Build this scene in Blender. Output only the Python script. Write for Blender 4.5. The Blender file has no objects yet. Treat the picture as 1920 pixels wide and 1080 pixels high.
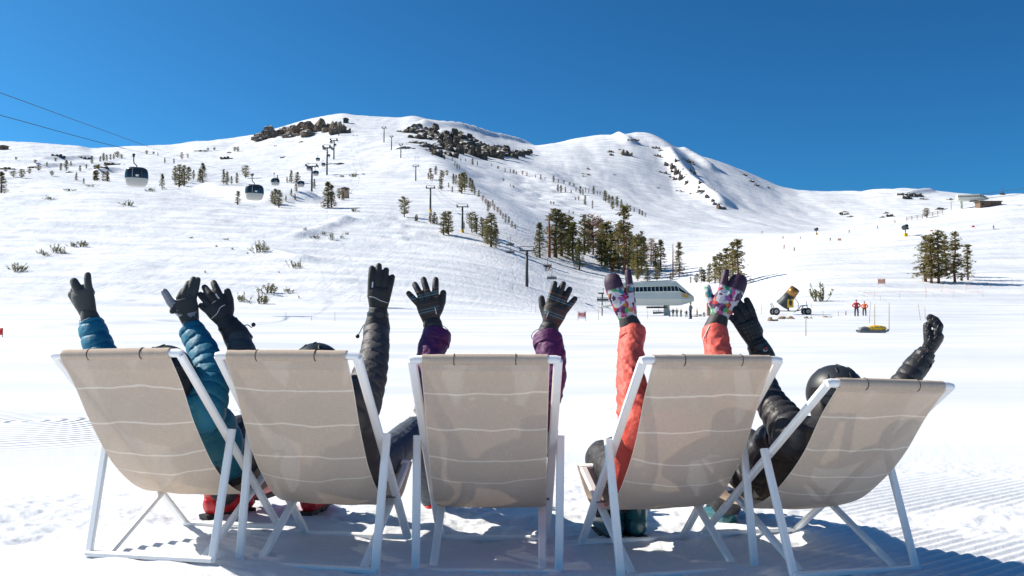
import bpy, bmesh, math, random
import numpy as np
from mathutils import Vector, Matrix
random.seed(7); rng = np.random.default_rng(7)
R = math.radians
scene = bpy.context.scene
COL = scene.collection

# ------------------------------------------------------------------ camera
F_PX, CAM_H, HORIZON = 1700.0, 1.0017, 605.55        # in units of a 1920 px wide frame
PITCH = math.atan2(HORIZON - 540, F_PX)
cam = bpy.data.cameras.new('camera'); camo = bpy.data.objects.new('camera', cam); COL.objects.link(camo)
cam.sensor_width = 36; cam.lens = 36 * F_PX / 1920; cam.clip_start = .05; cam.clip_end = 9000
camo.location = (0, 0, CAM_H); camo.rotation_euler = (R(90) + PITCH, 0, 0)
scene.camera = camo
# ------------------------------------------------------------------ light
SUN_EL, SUN_AZ = R(38), math.atan2(-math.cos(R(18)), math.sin(R(18)))   # from the left, a little ahead of the camera
world = bpy.data.worlds.new('World'); scene.world = world; world.use_nodes = True
wn = world.node_tree.nodes; wl = world.node_tree.links
sky = wn.new('ShaderNodeTexSky'); sky.sky_type = 'NISHITA'; sky.sun_disc = False
sky.sun_elevation = SUN_EL; sky.sun_rotation = SUN_AZ; sky.altitude = 2600
sky.air_density = 1.0; sky.dust_density = 8.0; sky.ozone_density = 7.0
gm_ = wn.new('ShaderNodeGamma'); gm_.inputs[1].default_value = 1.22                 # the photo's contrasty, polarised blue
tint = wn.new('ShaderNodeMix'); tint.data_type = 'RGBA'; tint.blend_type = 'MULTIPLY'; tint.inputs[0].default_value = 1; tint.inputs[7].default_value = (.30, .85, .93, 1)
wl.new(sky.outputs[0], gm_.inputs[0]); wl.new(gm_.outputs[0], tint.inputs[6]); wl.new(tint.outputs[2], wn['Background'].inputs[0])
wn['Background'].inputs[1].default_value = 0.050
sl = bpy.data.lights.new('sun', 'SUN'); sl.energy = 4.1; sl.angle = R(.5); sl.color = (1, .915, .79)
so = bpy.data.objects.new('sun', sl); COL.objects.link(so)
sun_dir = Vector((math.sin(SUN_AZ) * math.cos(SUN_EL), math.cos(SUN_AZ) * math.cos(SUN_EL), math.sin(SUN_EL)))
so.rotation_euler = sun_dir.to_track_quat('Z', 'Y').to_euler(); so.location = (-20, 10, 20)
vs = scene.view_settings; vs.view_transform = 'Standard'; vs.look = 'None'; vs.gamma = 1; vs.exposure = 0.84
vs.use_curve_mapping = False

# ------------------------------------------------------------------ small helpers
CP, SP = math.cos(PITCH), math.sin(PITCH)
def te(x, y):
    """pixel of the 1920 frame -> (X/Y, (Z-cam)/Y)"""
    v = (540 - np.asarray(y, float)) / F_PX
    e = (v * CP + SP) / (CP - v * SP)
    return (np.asarray(x, float) - 960) / F_PX * (CP + e * SP), e
def at(x, y, Y):
    t, e = te(x, y); return Vector((float(t) * Y, Y, CAM_H + float(e) * Y))

def mat(name, color, rough=.6, metal=0, bump=0, bscale=50, spec=.5, var=0, vscale=5, coat=0, sheen=0, coord='Object', detail=4):
    m = bpy.data.materials.new(name); m.use_nodes = True
    n, l = m.node_tree.nodes, m.node_tree.links; b = n['Principled BSDF']
    b.inputs['Base Color'].default_value = (*color, 1); b.inputs['Roughness'].default_value = rough
    b.inputs['Metallic'].default_value = metal; b.inputs['Specular IOR Level'].default_value = spec
    b.inputs['Coat Weight'].default_value = coat; b.inputs['Sheen Weight'].default_value = sheen
    tc = n.new('ShaderNodeTexCoord')
    if var:
        t = n.new('ShaderNodeTexNoise'); t.inputs['Scale'].default_value = vscale; t.inputs['Detail'].default_value = 5
        l.new(tc.outputs[coord], t.inputs['Vector'])
        mx = n.new('ShaderNodeMix'); mx.data_type = 'RGBA'
        mx.inputs[6].default_value = (*[c * (1 - var) for c in color], 1); mx.inputs[7].default_value = (*[min(1, c * (1 + var)) for c in color], 1)
        cr = n.new('ShaderNodeMapRange'); cr.inputs[1].default_value = .3; cr.inputs[2].default_value = .7
        l.new(t.outputs['Fac'], cr.inputs[0]); l.new(cr.outputs[0], mx.inputs[0]); l.new(mx.outputs[2], b.inputs['Base Color'])
    if bump:
        t = n.new('ShaderNodeTexNoise'); t.inputs['Scale'].default_value = bscale; t.inputs['Detail'].default_value = detail
        l.new(tc.outputs[coord], t.inputs['Vector'])
        bn = n.new('ShaderNodeBump'); bn.inputs['Strength'].default_value = min(1, bump); bn.inputs['Distance'].default_value = .5 / bscale
        l.new(t.outputs['Fac'], bn.inputs['Height']); l.new(bn.outputs[0], b.inputs['Normal'])
    return m

class MB:
    """collects shapes into one mesh"""
    def __init__(s): s.v = []; s.f = []; s.mi = []; s.cur = 0
    def add(s, v, f):
        o = len(s.v); s.v += [tuple(p) for p in v]; s.f += [tuple(i + o for i in q) for q in f]; s.mi += [s.cur] * len(f); return s
    def box(s, c, size, rot=None, bev=0):
        hx, hy, hz = [k / 2 for k in size]
        vs = [Vector((x, y, z)) for x in (-hx, hx) for y in (-hy, hy) for z in (-hz, hz)]
        if rot is not None: vs = [rot @ v for v in vs]
        return s.add([v + Vector(c) for v in vs], [(0, 1, 3, 2), (4, 6, 7, 5), (0, 4, 5, 1), (2, 3, 7, 6), (0, 2, 6, 4), (1, 5, 7, 3)])
    def sweep(s, pts, secs, cap=True, up=None, closed=True):
        """secs: list (per point) of 2D section points, or one list for all"""
        pts = [Vector(p) for p in pts]; n = len(pts)
        if not isinstance(secs[0][0], (tuple, list, np.ndarray)): secs = [secs] * n
        k = len(secs[0]); T = []
        for i in range(n):
            T.append((pts[min(i + 1, n - 1)] - pts[max(i - 1, 0)]).normalized())
        u = Vector(up) if up is not None else (Vector((0, 0, 1)) if abs(T[0].z) < .9 else Vector((0, 1, 0)))
        vs = []
        for i in range(n):
            a = (u - T[i] * u.dot(T[i])).normalized(); b = T[i].cross(a); u = a if up is None else u
            for (p, q) in secs[i]: vs.append(pts[i] + b * p + a * q)
        fs = []
        for i in range(n - 1):
            for j in range(k if closed else k - 1):
                j2 = (j + 1) % k; fs.append((i * k + j, i * k + j2, (i + 1) * k + j2, (i + 1) * k + j))
        if cap: fs += [tuple(range(k - 1, -1, -1)), tuple(range((n - 1) * k, n * k))]
        return s.add(vs, fs)
    def tube(s, pts, r, k=8, cap=True, up=None):
        if not hasattr(r, '__len__'): r = [r] * len(pts)
        return s.sweep(pts, [[(q * math.cos(2 * math.pi * j / k), q * math.sin(2 * math.pi * j / k)) for j in range(k)] for q in r], cap, up)
    def ball(s, c, r, seg=12, ring=8, rot=None):
        if not hasattr(r, '__len__'): r = (r, r, r)
        vs = [Vector((0, 0, -r[2]))]
        for i in range(1, ring):
            a = -math.pi / 2 + math.pi * i / ring
            for j in range(seg): vs.append(Vector((r[0] * math.cos(a) * math.cos(2 * math.pi * j / seg), r[1] * math.cos(a) * math.sin(2 * math.pi * j / seg), r[2] * math.sin(a))))
        vs.append(Vector((0, 0, r[2]))); fs = []
        for j in range(seg): fs.append((0, 1 + (j + 1) % seg, 1 + j))
        for i in range(ring - 2):
            for j in range(seg): a = 1 + i * seg; j2 = (j + 1) % seg; fs.append((a + j, a + j2, a + seg + j2, a + seg + j))
        a = 1 + (ring - 2) * seg
        for j in range(seg): fs.append((a + j, a + (j + 1) % seg, len(vs) - 1))
        if rot is not None: vs = [rot @ v for v in vs]
        return s.add([v + Vector(c) for v in vs], fs)
    def capsule(s, a, b, ra, rb, k=12, e=1.0):
        """tapered limb with round ends"""
        a = Vector(a); b = Vector(b); d = (b - a).normalized(); P = []; Q = []
        for i in range(5):
            th = math.pi / 2 * i / 4; P.append(a - d * ra * math.cos(th)); Q.append(max(ra * math.sin(th), .0004))
        for i in range(4, -1, -1):
            th = math.pi / 2 * i / 4; P.append(b + d * rb * math.cos(th)); Q.append(max(rb * math.sin(th), .0004))
        return s.tube(P, Q, k)
    def mesh(s, name, smooth=False):
        me = bpy.data.meshes.new(name); me.from_pydata(s.v, [], s.f)
        if smooth: me.polygons.foreach_set('use_smooth', [True] * len(me.polygons))
        if any(s.mi): me.polygons.foreach_set('material_index', s.mi)
        me.update(); return me
    def build(s, name, m, parent=None, smooth=False, autosmooth=None):
        me = s.mesh(name, smooth)
        if isinstance(m, (list, tuple)):
            for q in m: me.materials.append(q)
        else: me.materials.append(m)
        if autosmooth: 
            me.polygons.foreach_set('use_smooth', [True] * len(me.polygons)); me.set_sharp_from_angle(angle=R(autosmooth))
        return link(name, me, parent)
def link(name, me, parent=None):
    o = bpy.data.objects.new(name, me); COL.objects.link(o)
    if parent is not None: o.parent = parent
    return o
def tag(o, label=None, cat=None, group=None, kind=None):
    for k, v in (('label', label), ('category', cat), ('group', group), ('kind', kind)):
        if v: o[k] = v
    return o
def empty(name, loc=(0, 0, 0), rz=0, label=None, cat=None, group=None):
    o = bpy.data.objects.new(name, None); COL.objects.link(o); o.location = loc; o.rotation_euler = (0, 0, rz); o.empty_display_size = .1
    return tag(o, label, cat, group)
def copy_tree(o, parent=None):
    c = o.copy(); COL.objects.link(c); c.parent = parent
    for ch in o.children: copy_tree(ch, c)
    return c
def rsec(w, h, r=.004):
    """rounded-corner bar section"""
    a, b = w / 2, h / 2
    return [(-a + r, -b), (a - r, -b), (a, -b + r), (a, b - r), (a - r, b), (-a + r, b), (-a, b - r), (-a, -b + r)]
def catmull(P, n=8):
    P = [Vector(p) for p in P]; out = []
    for i in range(len(P) - 1):
        p0 = P[max(i - 1, 0)]; p1 = P[i]; p2 = P[i + 1]; p3 = P[min(i + 2, len(P) - 1)]
        for j in range(n):
            t = j / n
            out.append(.5 * ((2 * p1) + (p2 - p0) * t + (2 * p0 - 5 * p1 + 4 * p2 - p3) * t * t + (3 * p1 - p0 - 3 * p2 + p3) * t ** 3))
    out.append(P[-1]); return out

# numpy value noise
def _h(ix, iy, seed):
    n = (ix.astype(np.int64) * 374761393 + iy.astype(np.int64) * 668265263 + seed * 1442695) & 0xffffffff
    n = ((n ^ (n >> 13)) * 1274126177) & 0xffffffff
    return ((n ^ (n >> 16)) & 0xffff) / 65535.0
def vnoise(x, y, seed=0):
    ix, iy = np.floor(x), np.floor(y); fx, fy = x - ix, y - iy
    fx = fx * fx * (3 - 2 * fx); fy = fy * fy * (3 - 2 * fy)
    a, b, c, d = _h(ix, iy, seed), _h(ix + 1, iy, seed), _h(ix, iy + 1, seed), _h(ix + 1, iy + 1, seed)
    return (a + (b - a) * fx + (c - a) * fy + (a - b - c + d) * fx * fy) - .5
def fbm(x, y, o=4, seed=0):
    s = 0; a = 1
    for i in range(o): s = s + a * vnoise(x * 2 ** i + i * 17.3, y * 2 ** i - i * 9.1, seed + i); a *= .5
    return s

# ------------------------------------------------------------------ chair poses (fitted once; metres)
#        x      y      yaw    top z  top back  prop  near   ground  roll
CH = [(-1.326, 4.328, -.272, .840, .787, .590, .598, .036, .024),
      (-.730, 4.288, -.192, .874, .759, .602, .568, -.003, .004),
      (-.088, 4.349, -.024, .883, .749, .601, .586, -.030, .001),
      (.560, 4.243, .269, .868, .761, .598, .580, -.014, -.013),
      (1.119, 4.298, .337, .751, .888, .593, .728, .012, -.045)]
def near_ground(X, Y):
    """the snow under the chairs is a little uneven"""
    w = 0; s = 0
    for (x, y, a, tz, ty, fr, yn, z0, ro) in CH:
        q = np.exp(-(((X - x) / .35) ** 2 + ((Y - y + .35) / .8) ** 2)); w = w + q; s = s + q * z0
    return s / (w + .15)
# ------------------------------------------------------------------ terrain
XS = [-900, -400, 0, 200, 350, 450, 550, 650, 750, 850, 950, 1050, 1150, 1250, 1350, 1450, 1530, 1620, 1700, 1800, 1900, 2300, 2800]
LAY = [  # depth, pixel row in each of those columns
 (60,  [617] * 23),
 (95,  [597] * 23),
 (125, [573, 573, 572, 572, 572, 573, 574, 575, 577, 578, 584, 590, 592, 592, 588, 578, 573, 572, 572, 572, 572, 572, 572]),
 (170, [505, 505, 508, 508, 508, 508, 510, 514, 520, 526, 546, 574, 587, 587, 571, 536, 524, 522, 522, 522, 522, 520, 520]),
 (230, [450, 450, 448, 446, 446, 448, 452, 456, 460, 468, 484, 519, 543, 544, 522, 490, 480, 478, 476, 474, 472, 465, 460]),
 (320, [380, 385, 380, 375, 384, 392, 396, 392, 396, 408, 432, 466, 484, 486, 470, 452, 434, 426, 408, 389, 372, 340, 330]),
 (450, [345, 345, 335, 338, 345, 362, 354, 356, 350, 362, 392, 408, 424, 432, 436, 441, 440, 436, 420, 400, 384, 354, 345]),
 (650, [318, 318, 312, 315, 318, 322, 313, 308, 300, 316, 348, 368, 388, 412, 418, 430, 444, 440, 428, 408, 392, 362, 352]),
 (900, [300, 300, 294, 300, 300, 297, 286, 270, 266, 278, 314, 332, 352, 378, 390, 408, 422, 418, 410, 400, 392, 372, 362])]
CREST = [(-900, 300), (-500, 300), (0, 281), (60, 282), (150, 290), (170, 297), (250, 289), (330, 287), (360, 281), (430, 276), (480, 266), (500, 259), (540, 249), (570, 240), (620, 229), (645, 227), (660, 230),
 (700, 234), (750, 236), (775, 231), (800, 238), (840, 246), (900, 262), (950, 274), (980, 282), (1005, 285), (1050, 277), (1080, 270), (1120, 264), (1150, 262), (1190, 261),
 (1215, 267), (1250, 278), (1290, 295), (1330, 306), (1370, 318), (1400, 330), (1430, 345), (1460, 357), (1500, 365), (1560, 366), (1620, 366), (1660, 363), (1690, 361),
 (1720, 362), (1790, 370), (1850, 375), (2000, 372), (2400, 360), (2800, 355)]
CREST_D = 1300.0
def smooth1(a, k):
    if k < 1: return a
    w = np.hanning(2 * k + 3)[1:-1]; w /= w.sum(); return np.convolve(np.pad(a, k, 'edge'), w, 'valid')
TD = np.concatenate([np.linspace(-1.5, -.63, 60, endpoint=False), np.linspace(-.63, .63, 960), np.linspace(.63, 1.5, 61)[1:]])
DD = np.concatenate([[1.0, 1.6, 2.2], np.arange(2.6, 6.6, .0165), np.geomspace(6.62, 95, 110), np.geomspace(96, 1290, 330), [1300, 1312, 1330, 1360, 1420, 1600, 2200]])
def terrain_grid():
    tz = []; dl = [0, 6, 30]
    zr = [np.zeros_like(TD), np.zeros_like(TD), np.full_like(TD, .10)]
    def row(px, py, D, k):
        t, e = te(px, py); e = np.interp(TD, t, e)
        # smooth on an even grid
        g = np.linspace(-1.5, 1.5, 1500); eg = smooth1(np.interp(g, TD, e), k); return CAM_H + np.interp(TD, g, eg) * D
    for D, ys in LAY:
        dl.append(D); zr.append(row(XS, ys, D, 34))
    dl.append(CREST_D); zr.append(row(*zip(*CREST), CREST_D, 3))
    dl += [1420, 2300]; zr.append(zr[-1] - 45); zr.append(zr[-2] * .15 - 60)
    dl = np.array(dl, float); Z = np.stack(zr, 0)                      # layers x columns
    # monotone cubic in depth, vectorised over columns
    h = np.diff(dl)[:, None]; s = np.diff(Z, axis=0) / h; m = np.zeros_like(Z)
    w1 = 2 * h[1:] + h[:-1]; w2 = h[1:] + 2 * h[:-1]
    ok = s[1:] * s[:-1] > 0
    m[1:-1] = np.where(ok, (w1 + w2) / (w1 / np.where(ok, s[:-1], 1) + w2 / np.where(ok, s[1:], 1)), 0); m[0] = 0; m[-1] = s[-1]
    i = np.clip(np.searchsorted(dl, DD, 'right') - 1, 0, len(dl) - 2); u = ((DD - dl[i]) / (dl[i + 1] - dl[i]))[:, None]; hh = (dl[i + 1] - dl[i])[:, None]
    G = (2 * u ** 3 - 3 * u ** 2 + 1) * Z[i] + (u ** 3 - 2 * u ** 2 + u) * hh * m[i] + (-2 * u ** 3 + 3 * u ** 2) * Z[i + 1] + (u ** 3 - u ** 2) * hh * m[i + 1]
    return G
GZ = terrain_grid()
def seg_field(X, Y, P, width):
    """distance-based bump (0..1) along a world polyline"""
    best = np.full(X.shape, 1e9)
    for a, b in zip(P[:-1], P[1:]):
        dx, dy = b[0] - a[0], b[1] - a[1]; L = dx * dx + dy * dy
        u = np.clip(((X - a[0]) * dx + (Y - a[1]) * dy) / L, 0, 1)
        best = np.minimum(best, np.hypot(X - a[0] - u * dx, Y - a[1] - u * dy))
    return np.exp(-(best / width) ** 2)
def wpt(x, y, D): t, e = te(x, y); return (float(t) * D, D)
def detail(X, Y, Z):
    D = Y; far = np.clip((D - 95) / 60, 0, 1)
    # spurs of the mountain
    sp1 = [wpt(770, 0, 760), wpt(810, 0, 640), wpt(860, 0, 520), wpt(920, 0, 400), wpt(985, 0, 290)]
    sp2 = [wpt(860, 0, 1150), wpt(960, 0, 950), wpt(1050, 0, 780), wpt(1120, 0, 660), wpt(1210, 0, 500)]
    Z = Z + 5 * seg_field(X, Y, sp1, 22) * np.clip((D - 260) / 80, 0, 1) + 3.5 * seg_field(X, Y, sp2, 26)
    sp3 = [wpt(1215, 0, 1240), wpt(1290, 0, 1090), wpt(1350, 0, 930)]
    Z = Z + 7 * seg_field(X, Y, sp3, 24)
    # lips and gullies that keep their right side in shade
    for P, hh, w in (([wpt(395, 0, 400), wpt(455, 0, 372), wpt(520, 0, 350), wpt(575, 0, 352)], 4.5, 6), ([wpt(560, 0, 240), wpt(610, 0, 262), wpt(650, 0, 285)], 1.5, 3.5), ([wpt(470, 0, 215), wpt(520, 0, 200), wpt(570, 0, 190)], .9, 2.6),
                     ([wpt(800, 0, 1085), wpt(850, 0, 1110), wpt(910, 0, 1150), wpt(985, 0, 1235)], 6.5, 9), ([wpt(830, 0, 1000), wpt(862, 0, 1010)], 9, 9), ([wpt(1160, 0, 1180), wpt(1178, 0, 1140)], 8, 9), ([wpt(1255, 0, 1120), wpt(1290, 0, 1010), wpt(1350, 0, 900)], 9, 9), ([wpt(1285, 0, 1180), wpt(1330, 0, 1120)], 9, 9),
                     ([wpt(-50, 0, 620), wpt(80, 0, 600), wpt(160, 0, 640)], 3, 5), ([wpt(190, 0, 520), wpt(225, 0, 560)], 3, 5), ([wpt(90, 0, 800), wpt(170, 0, 900)], 3, 6), ([wpt(1690, 0, 1100), wpt(1740, 0, 1180)], 4, 6)):
        Z = Z + hh * seg_field(X, Y, P, w) * (1 + .35 * vnoise(X / 30, Y / 30, 87))
    Z = Z + np.clip((D - 420) / 200, 0, 1) * np.clip((1290 - D) / 60, 0, 1) * (3.2 * np.abs(vnoise(X / 38 + .4 * vnoise(X / 90, Y / 90, 4), Y / 150, 91)) + 1.0 * np.abs(vnoise(X / 13, Y / 40, 93)))
    # undulation, wind drift and moguls
    Z = Z + far * (1.1 * fbm(X / 45, Y / 60, 3, 3) + .25 * fbm(X / 9, Y / 14, 3, 11)) * np.clip(D / 300, .35, 1.6)
    bowl = np.exp(-(((X / Y) - te(1040, 0)[0]) / .06) ** 2) * np.clip((D - 380) / 120, 0, 1) * np.clip((1000 - D) / 150, 0, 1)
    Z = Z + bowl * 1.5 * vnoise(X / 7, Y / 9, 31)
    lm = np.clip((D - 210) / 40, 0, 1) * np.clip((330 - D) / 40, 0, 1) * np.exp(-(((X / Y) - te(770, 0)[0]) / .035) ** 2)
    Z = Z + lm * .9 * vnoise(X / 3.4, Y / 5, 41)
    left = np.clip((-X / Y - .08) / .1, 0, 1) * np.clip((D - 110) / 30, 0, 1)
    Z = Z + left * (.42 * fbm(X / 6, Y / 7, 4, 21) + .5 * np.abs(vnoise(X / 14 + Y / 40, Y / 22, 23)))
    # berm at the edge of the flat, left
    b1 = [wpt(80, 0, 60), wpt(330, 0, 84), wpt(700, 0, 92)]
    Z = Z + .30 * seg_field(X, Y, b1, 1.5)
    mid = np.clip((D - 8) / 20, 0, 1) * (1 - far)
    Z = Z + mid * (.16 * fbm(X / 14, Y / 9, 3, 51) + .02 * fbm(X / 1.5, Y / 1.2, 2, 53))
    # foreground: groomed ridges, trodden patches and footprints
    nr = np.clip((9 - D) / 2, 0, 1)
    Z = Z + nr * near_ground(X, Y)
    trod = np.clip(fbm(X / .9, Y / .7, 3, 61) * 3.0 + .1 - .15 + 1.6 * np.exp(-((Y - 4.6) / .42) ** 2) - 1.0 * np.exp(-((Y - 3.6) / .5) ** 2), 0, 1)
    ang = R(28); q = X * math.sin(ang) + Y * math.cos(ang) + .03 * fbm(X / .8, Y / .8, 2, 63)
    cord = .5 + .5 * np.sin(q * 2 * math.pi / .058); q2 = X * math.sin(-R(35)) + Y * math.cos(R(35)); c2 = .5 + .5 * np.sin(q2 * 2 * math.pi / .058)
    sel = np.clip((X - .55) * 3 + fbm(X, Y, 2, 66) * 3, 0, 1); cord = cord * (1 - sel) + c2 * sel
    Z = Z + nr * ((1 - trod) * .012 * cord ** .7 * np.clip((6.4 - D) / 1.2, 0, 1) + trod * (np.clip((7-D)/2,0,1)*.030 * fbm(X / .13, Y / .13, 3, 71) + .003 * fbm(X / .028, Y / .028, 2, 73)) + .0025 * fbm(X / .05, Y / .05, 2, 77))
    return Z
_X = TD[None, :] * DD[:, None]; _Y = np.repeat(DD[:, None], len(TD), 1)
GZ = detail(_X, _Y, GZ)
GE = (GZ - CAM_H) / DD[:, None]
def zat(X, Y):
    Y = max(Y, 1.0); t = X / Y
    j = min(max(np.searchsorted(TD, t) - 1, 0), len(TD) - 2); i = min(max(np.searchsorted(DD, Y) - 1, 0), len(DD) - 2)
    a = (t - TD[j]) / (TD[j + 1] - TD[j]); b = (Y - DD[i]) / (DD[i + 1] - DD[i])
    return float((GZ[i, j] * (1 - a) + GZ[i, j + 1] * a) * (1 - b) + (GZ[i + 1, j] * (1 - a) + GZ[i + 1, j + 1] * a) * b)
def hit(x, y, dmin=20, dmax=1305):
    """where the sight line through a photo point meets the snow"""
    t, e = te(x, y); j = min(max(np.searchsorted(TD, float(t)), 0), len(TD) - 1)
    k = (DD >= dmin) & (DD <= dmax); col = GE[k, j]; dd = DD[k]
    w = np.nonzero(col >= float(e))[0]
    i = w[0] if len(w) else int(np.argmax(col))
    D = dd[i]
    if i > 0 and len(w) and col[i] > col[i - 1]: D = dd[i - 1] + (dd[i] - dd[i - 1]) * (float(e) - col[i - 1]) / (col[i] - col[i - 1])
    X = float(t) * D
    return Vector((X, D, zat(X, D)))
def build_terrain(m):
    nr, nc = GZ.shape
    v = np.stack([_X, _Y, GZ], -1).reshape(-1, 3)
    idx = np.arange(nr * nc).reshape(nr, nc)
    q = np.stack([idx[:-1, :-1], idx[:-1, 1:], idx[1:, 1:], idx[1:, :-1]], -1).reshape(-1, 4)
    me = bpy.data.meshes.new('snow_terrain'); me.vertices.add(len(v)); me.vertices.foreach_set('co', v.astype(np.float32).ravel())
    me.loops.add(q.size); me.loops.foreach_set('vertex_index', q.astype(np.int32).ravel())
    me.polygons.add(len(q)); me.polygons.foreach_set('loop_start', np.arange(0, q.size, 4, dtype=np.int32))
    me.polygons.foreach_set('use_smooth', np.ones(len(q), bool)); me.update(calc_edges=True); me.materials.append(m)
    tag(link('snow_terrain', me), kind='structure')
def snow_material():
    m = bpy.data.materials.new('snow'); m.use_nodes = True; n, l = m.node_tree.nodes, m.node_tree.links; b = n['Principled BSDF']
    b.inputs['Roughness'].default_value = .55; b.inputs['Specular IOR Level'].default_value = .25
    g = n.new('ShaderNodeNewGeometry')
    def noise(scale, detail, vec=(1, 1, 1), rough=.55):
        mp = n.new('ShaderNodeMapping'); mp.inputs['Scale'].default_value = vec; l.new(g.outputs['Position'], mp.inputs[0])
        t = n.new('ShaderNodeTexNoise'); t.inputs['Scale'].default_value = scale; t.inputs['Detail'].default_value = detail; t.inputs['Roughness'].default_value = rough
        l.new(mp.outputs[0], t.inputs['Vector']); return t.outputs['Fac']
    # wind crust, old snow and ski-worn streaks differ slightly in whiteness
    mx = n.new('ShaderNodeMix'); mx.data_type = 'RGBA'; mx.inputs[6].default_value = (.62, .655, .71, 1); mx.inputs[7].default_value = (.84, .85, .87, 1)
    r = n.new('ShaderNodeMapRange'); r.inputs[1].default_value = .38; r.inputs[2].default_value = .62
    l.new(noise(1, 6, (.035, .16, .1), .6), r.inputs[0]); l.new(r.outputs[0], mx.inputs[0]); l.new(mx.outputs[2], b.inputs['Base Color'])
    def math_(op, a, c):
        q = n.new('ShaderNodeMath'); q.operation = op
        for i, s in enumerate((a, c)):
            if isinstance(s, (int, float)): q.inputs[i].default_value = s
            else: l.new(s, q.inputs[i])
        return q.outputs[0]
    fine = n.new('ShaderNodeBump'); fine.inputs['Strength'].default_value = .35; fine.inputs['Distance'].default_value = .01; l.new(noise(60, 4), fine.inputs['Height'])
    # metre scale relief only shows on the open slopes
    sep = n.new('ShaderNodeSeparateXYZ'); l.new(g.outputs['Position'], sep.inputs[0])
    fr = n.new('ShaderNodeMapRange'); fr.inputs[1].default_value = 90; fr.inputs[2].default_value = 150; l.new(sep.outputs['Y'], fr.inputs[0])
    mid = n.new('ShaderNodeBump'); mid.inputs['Strength'].default_value = .42; mid.inputs['Distance'].default_value = .6
    hgt = math_('MULTIPLY', math_('ADD', noise(.35, 8, (1, .7, 1), .62), math_('MULTIPLY', noise(1, 4, (1.3, .12, 1)), .45)), fr.outputs[0])
    l.new(hgt, mid.inputs['Height']); l.new(fine.outputs[0], mid.inputs['Normal'])
    # raked ski and groomer lines on the flat
    lines = n.new('ShaderNodeBump'); lines.inputs['Strength'].default_value = .18; lines.inputs['Distance'].default_value = .06
    l.new(noise(1, 5, (.5, 3.0, 1)), lines.inputs['Height']); l.new(mid.outputs[0], lines.inputs['Normal'])
    # ski tracks weaving down the slopes
    wv = n.new('ShaderNodeTexWave'); wv.inputs['Scale'].default_value = .07; wv.inputs['Distortion'].default_value = 26; wv.inputs['Detail'].default_value = 3; wv.inputs['Detail Scale'].default_value = .35
    mpw = n.new('ShaderNodeMapping'); mpw.inputs['Scale'].default_value = (1, .28, 1); l.new(g.outputs['Position'], mpw.inputs[0]); l.new(mpw.outputs[0], wv.inputs['Vector'])
    th = n.new('ShaderNodeMapRange'); th.inputs[1].default_value = .93; th.inputs[2].default_value = 1.0; l.new(wv.outputs['Fac'], th.inputs[0])
    tk_ = n.new('ShaderNodeBump'); tk_.invert = True; tk_.inputs['Strength'].default_value = .14; tk_.inputs['Distance'].default_value = .25; l.new(math_('MULTIPLY', math_('MULTIPLY', th.outputs[0], noise(.05, 4)), fr.outputs[0]), tk_.inputs['Height']); l.new(lines.outputs[0], tk_.inputs['Normal']); lines = tk_
    # a groomer's turning circle on the flat at left
    vc = n.new('ShaderNodeVectorMath'); vc.operation = 'DISTANCE'; vc.inputs[1].default_value = (-4.9, 9.3, 0); l.new(g.outputs['Position'], vc.inputs[0])
    dd = math_('ADD', vc.outputs['Value'], math_('MULTIPLY', noise(.8, 2), .25)); ring = math_('SINE', math_('MULTIPLY', dd, 2 * math.pi / .16), 0.0)
    mk = n.new('ShaderNodeMapRange'); mk.inputs[1].default_value = 2.6; mk.inputs[2].default_value = 1.9; l.new(vc.outputs['Value'], mk.inputs[0])
    rb = n.new('ShaderNodeBump'); rb.inputs['Strength'].default_value = .8; rb.inputs['Distance'].default_value = .02; l.new(math_('MULTIPLY', ring, mk.outputs[0]), rb.inputs['Height']); l.new(lines.outputs[0], rb.inputs['Normal'])
    l.new(rb.outputs[0], b.inputs['Normal']); return m
SNOW = snow_material()
build_terrain(SNOW)
g = MB(); g.add([(-5000, -600, -.4), (5000, -600, -.4), (5000, 2500, -.4), (-5000, 2500, -.4)], [(0, 1, 2, 3)])
tag(g.build('snow_ground', SNOW), kind='structure')
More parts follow.
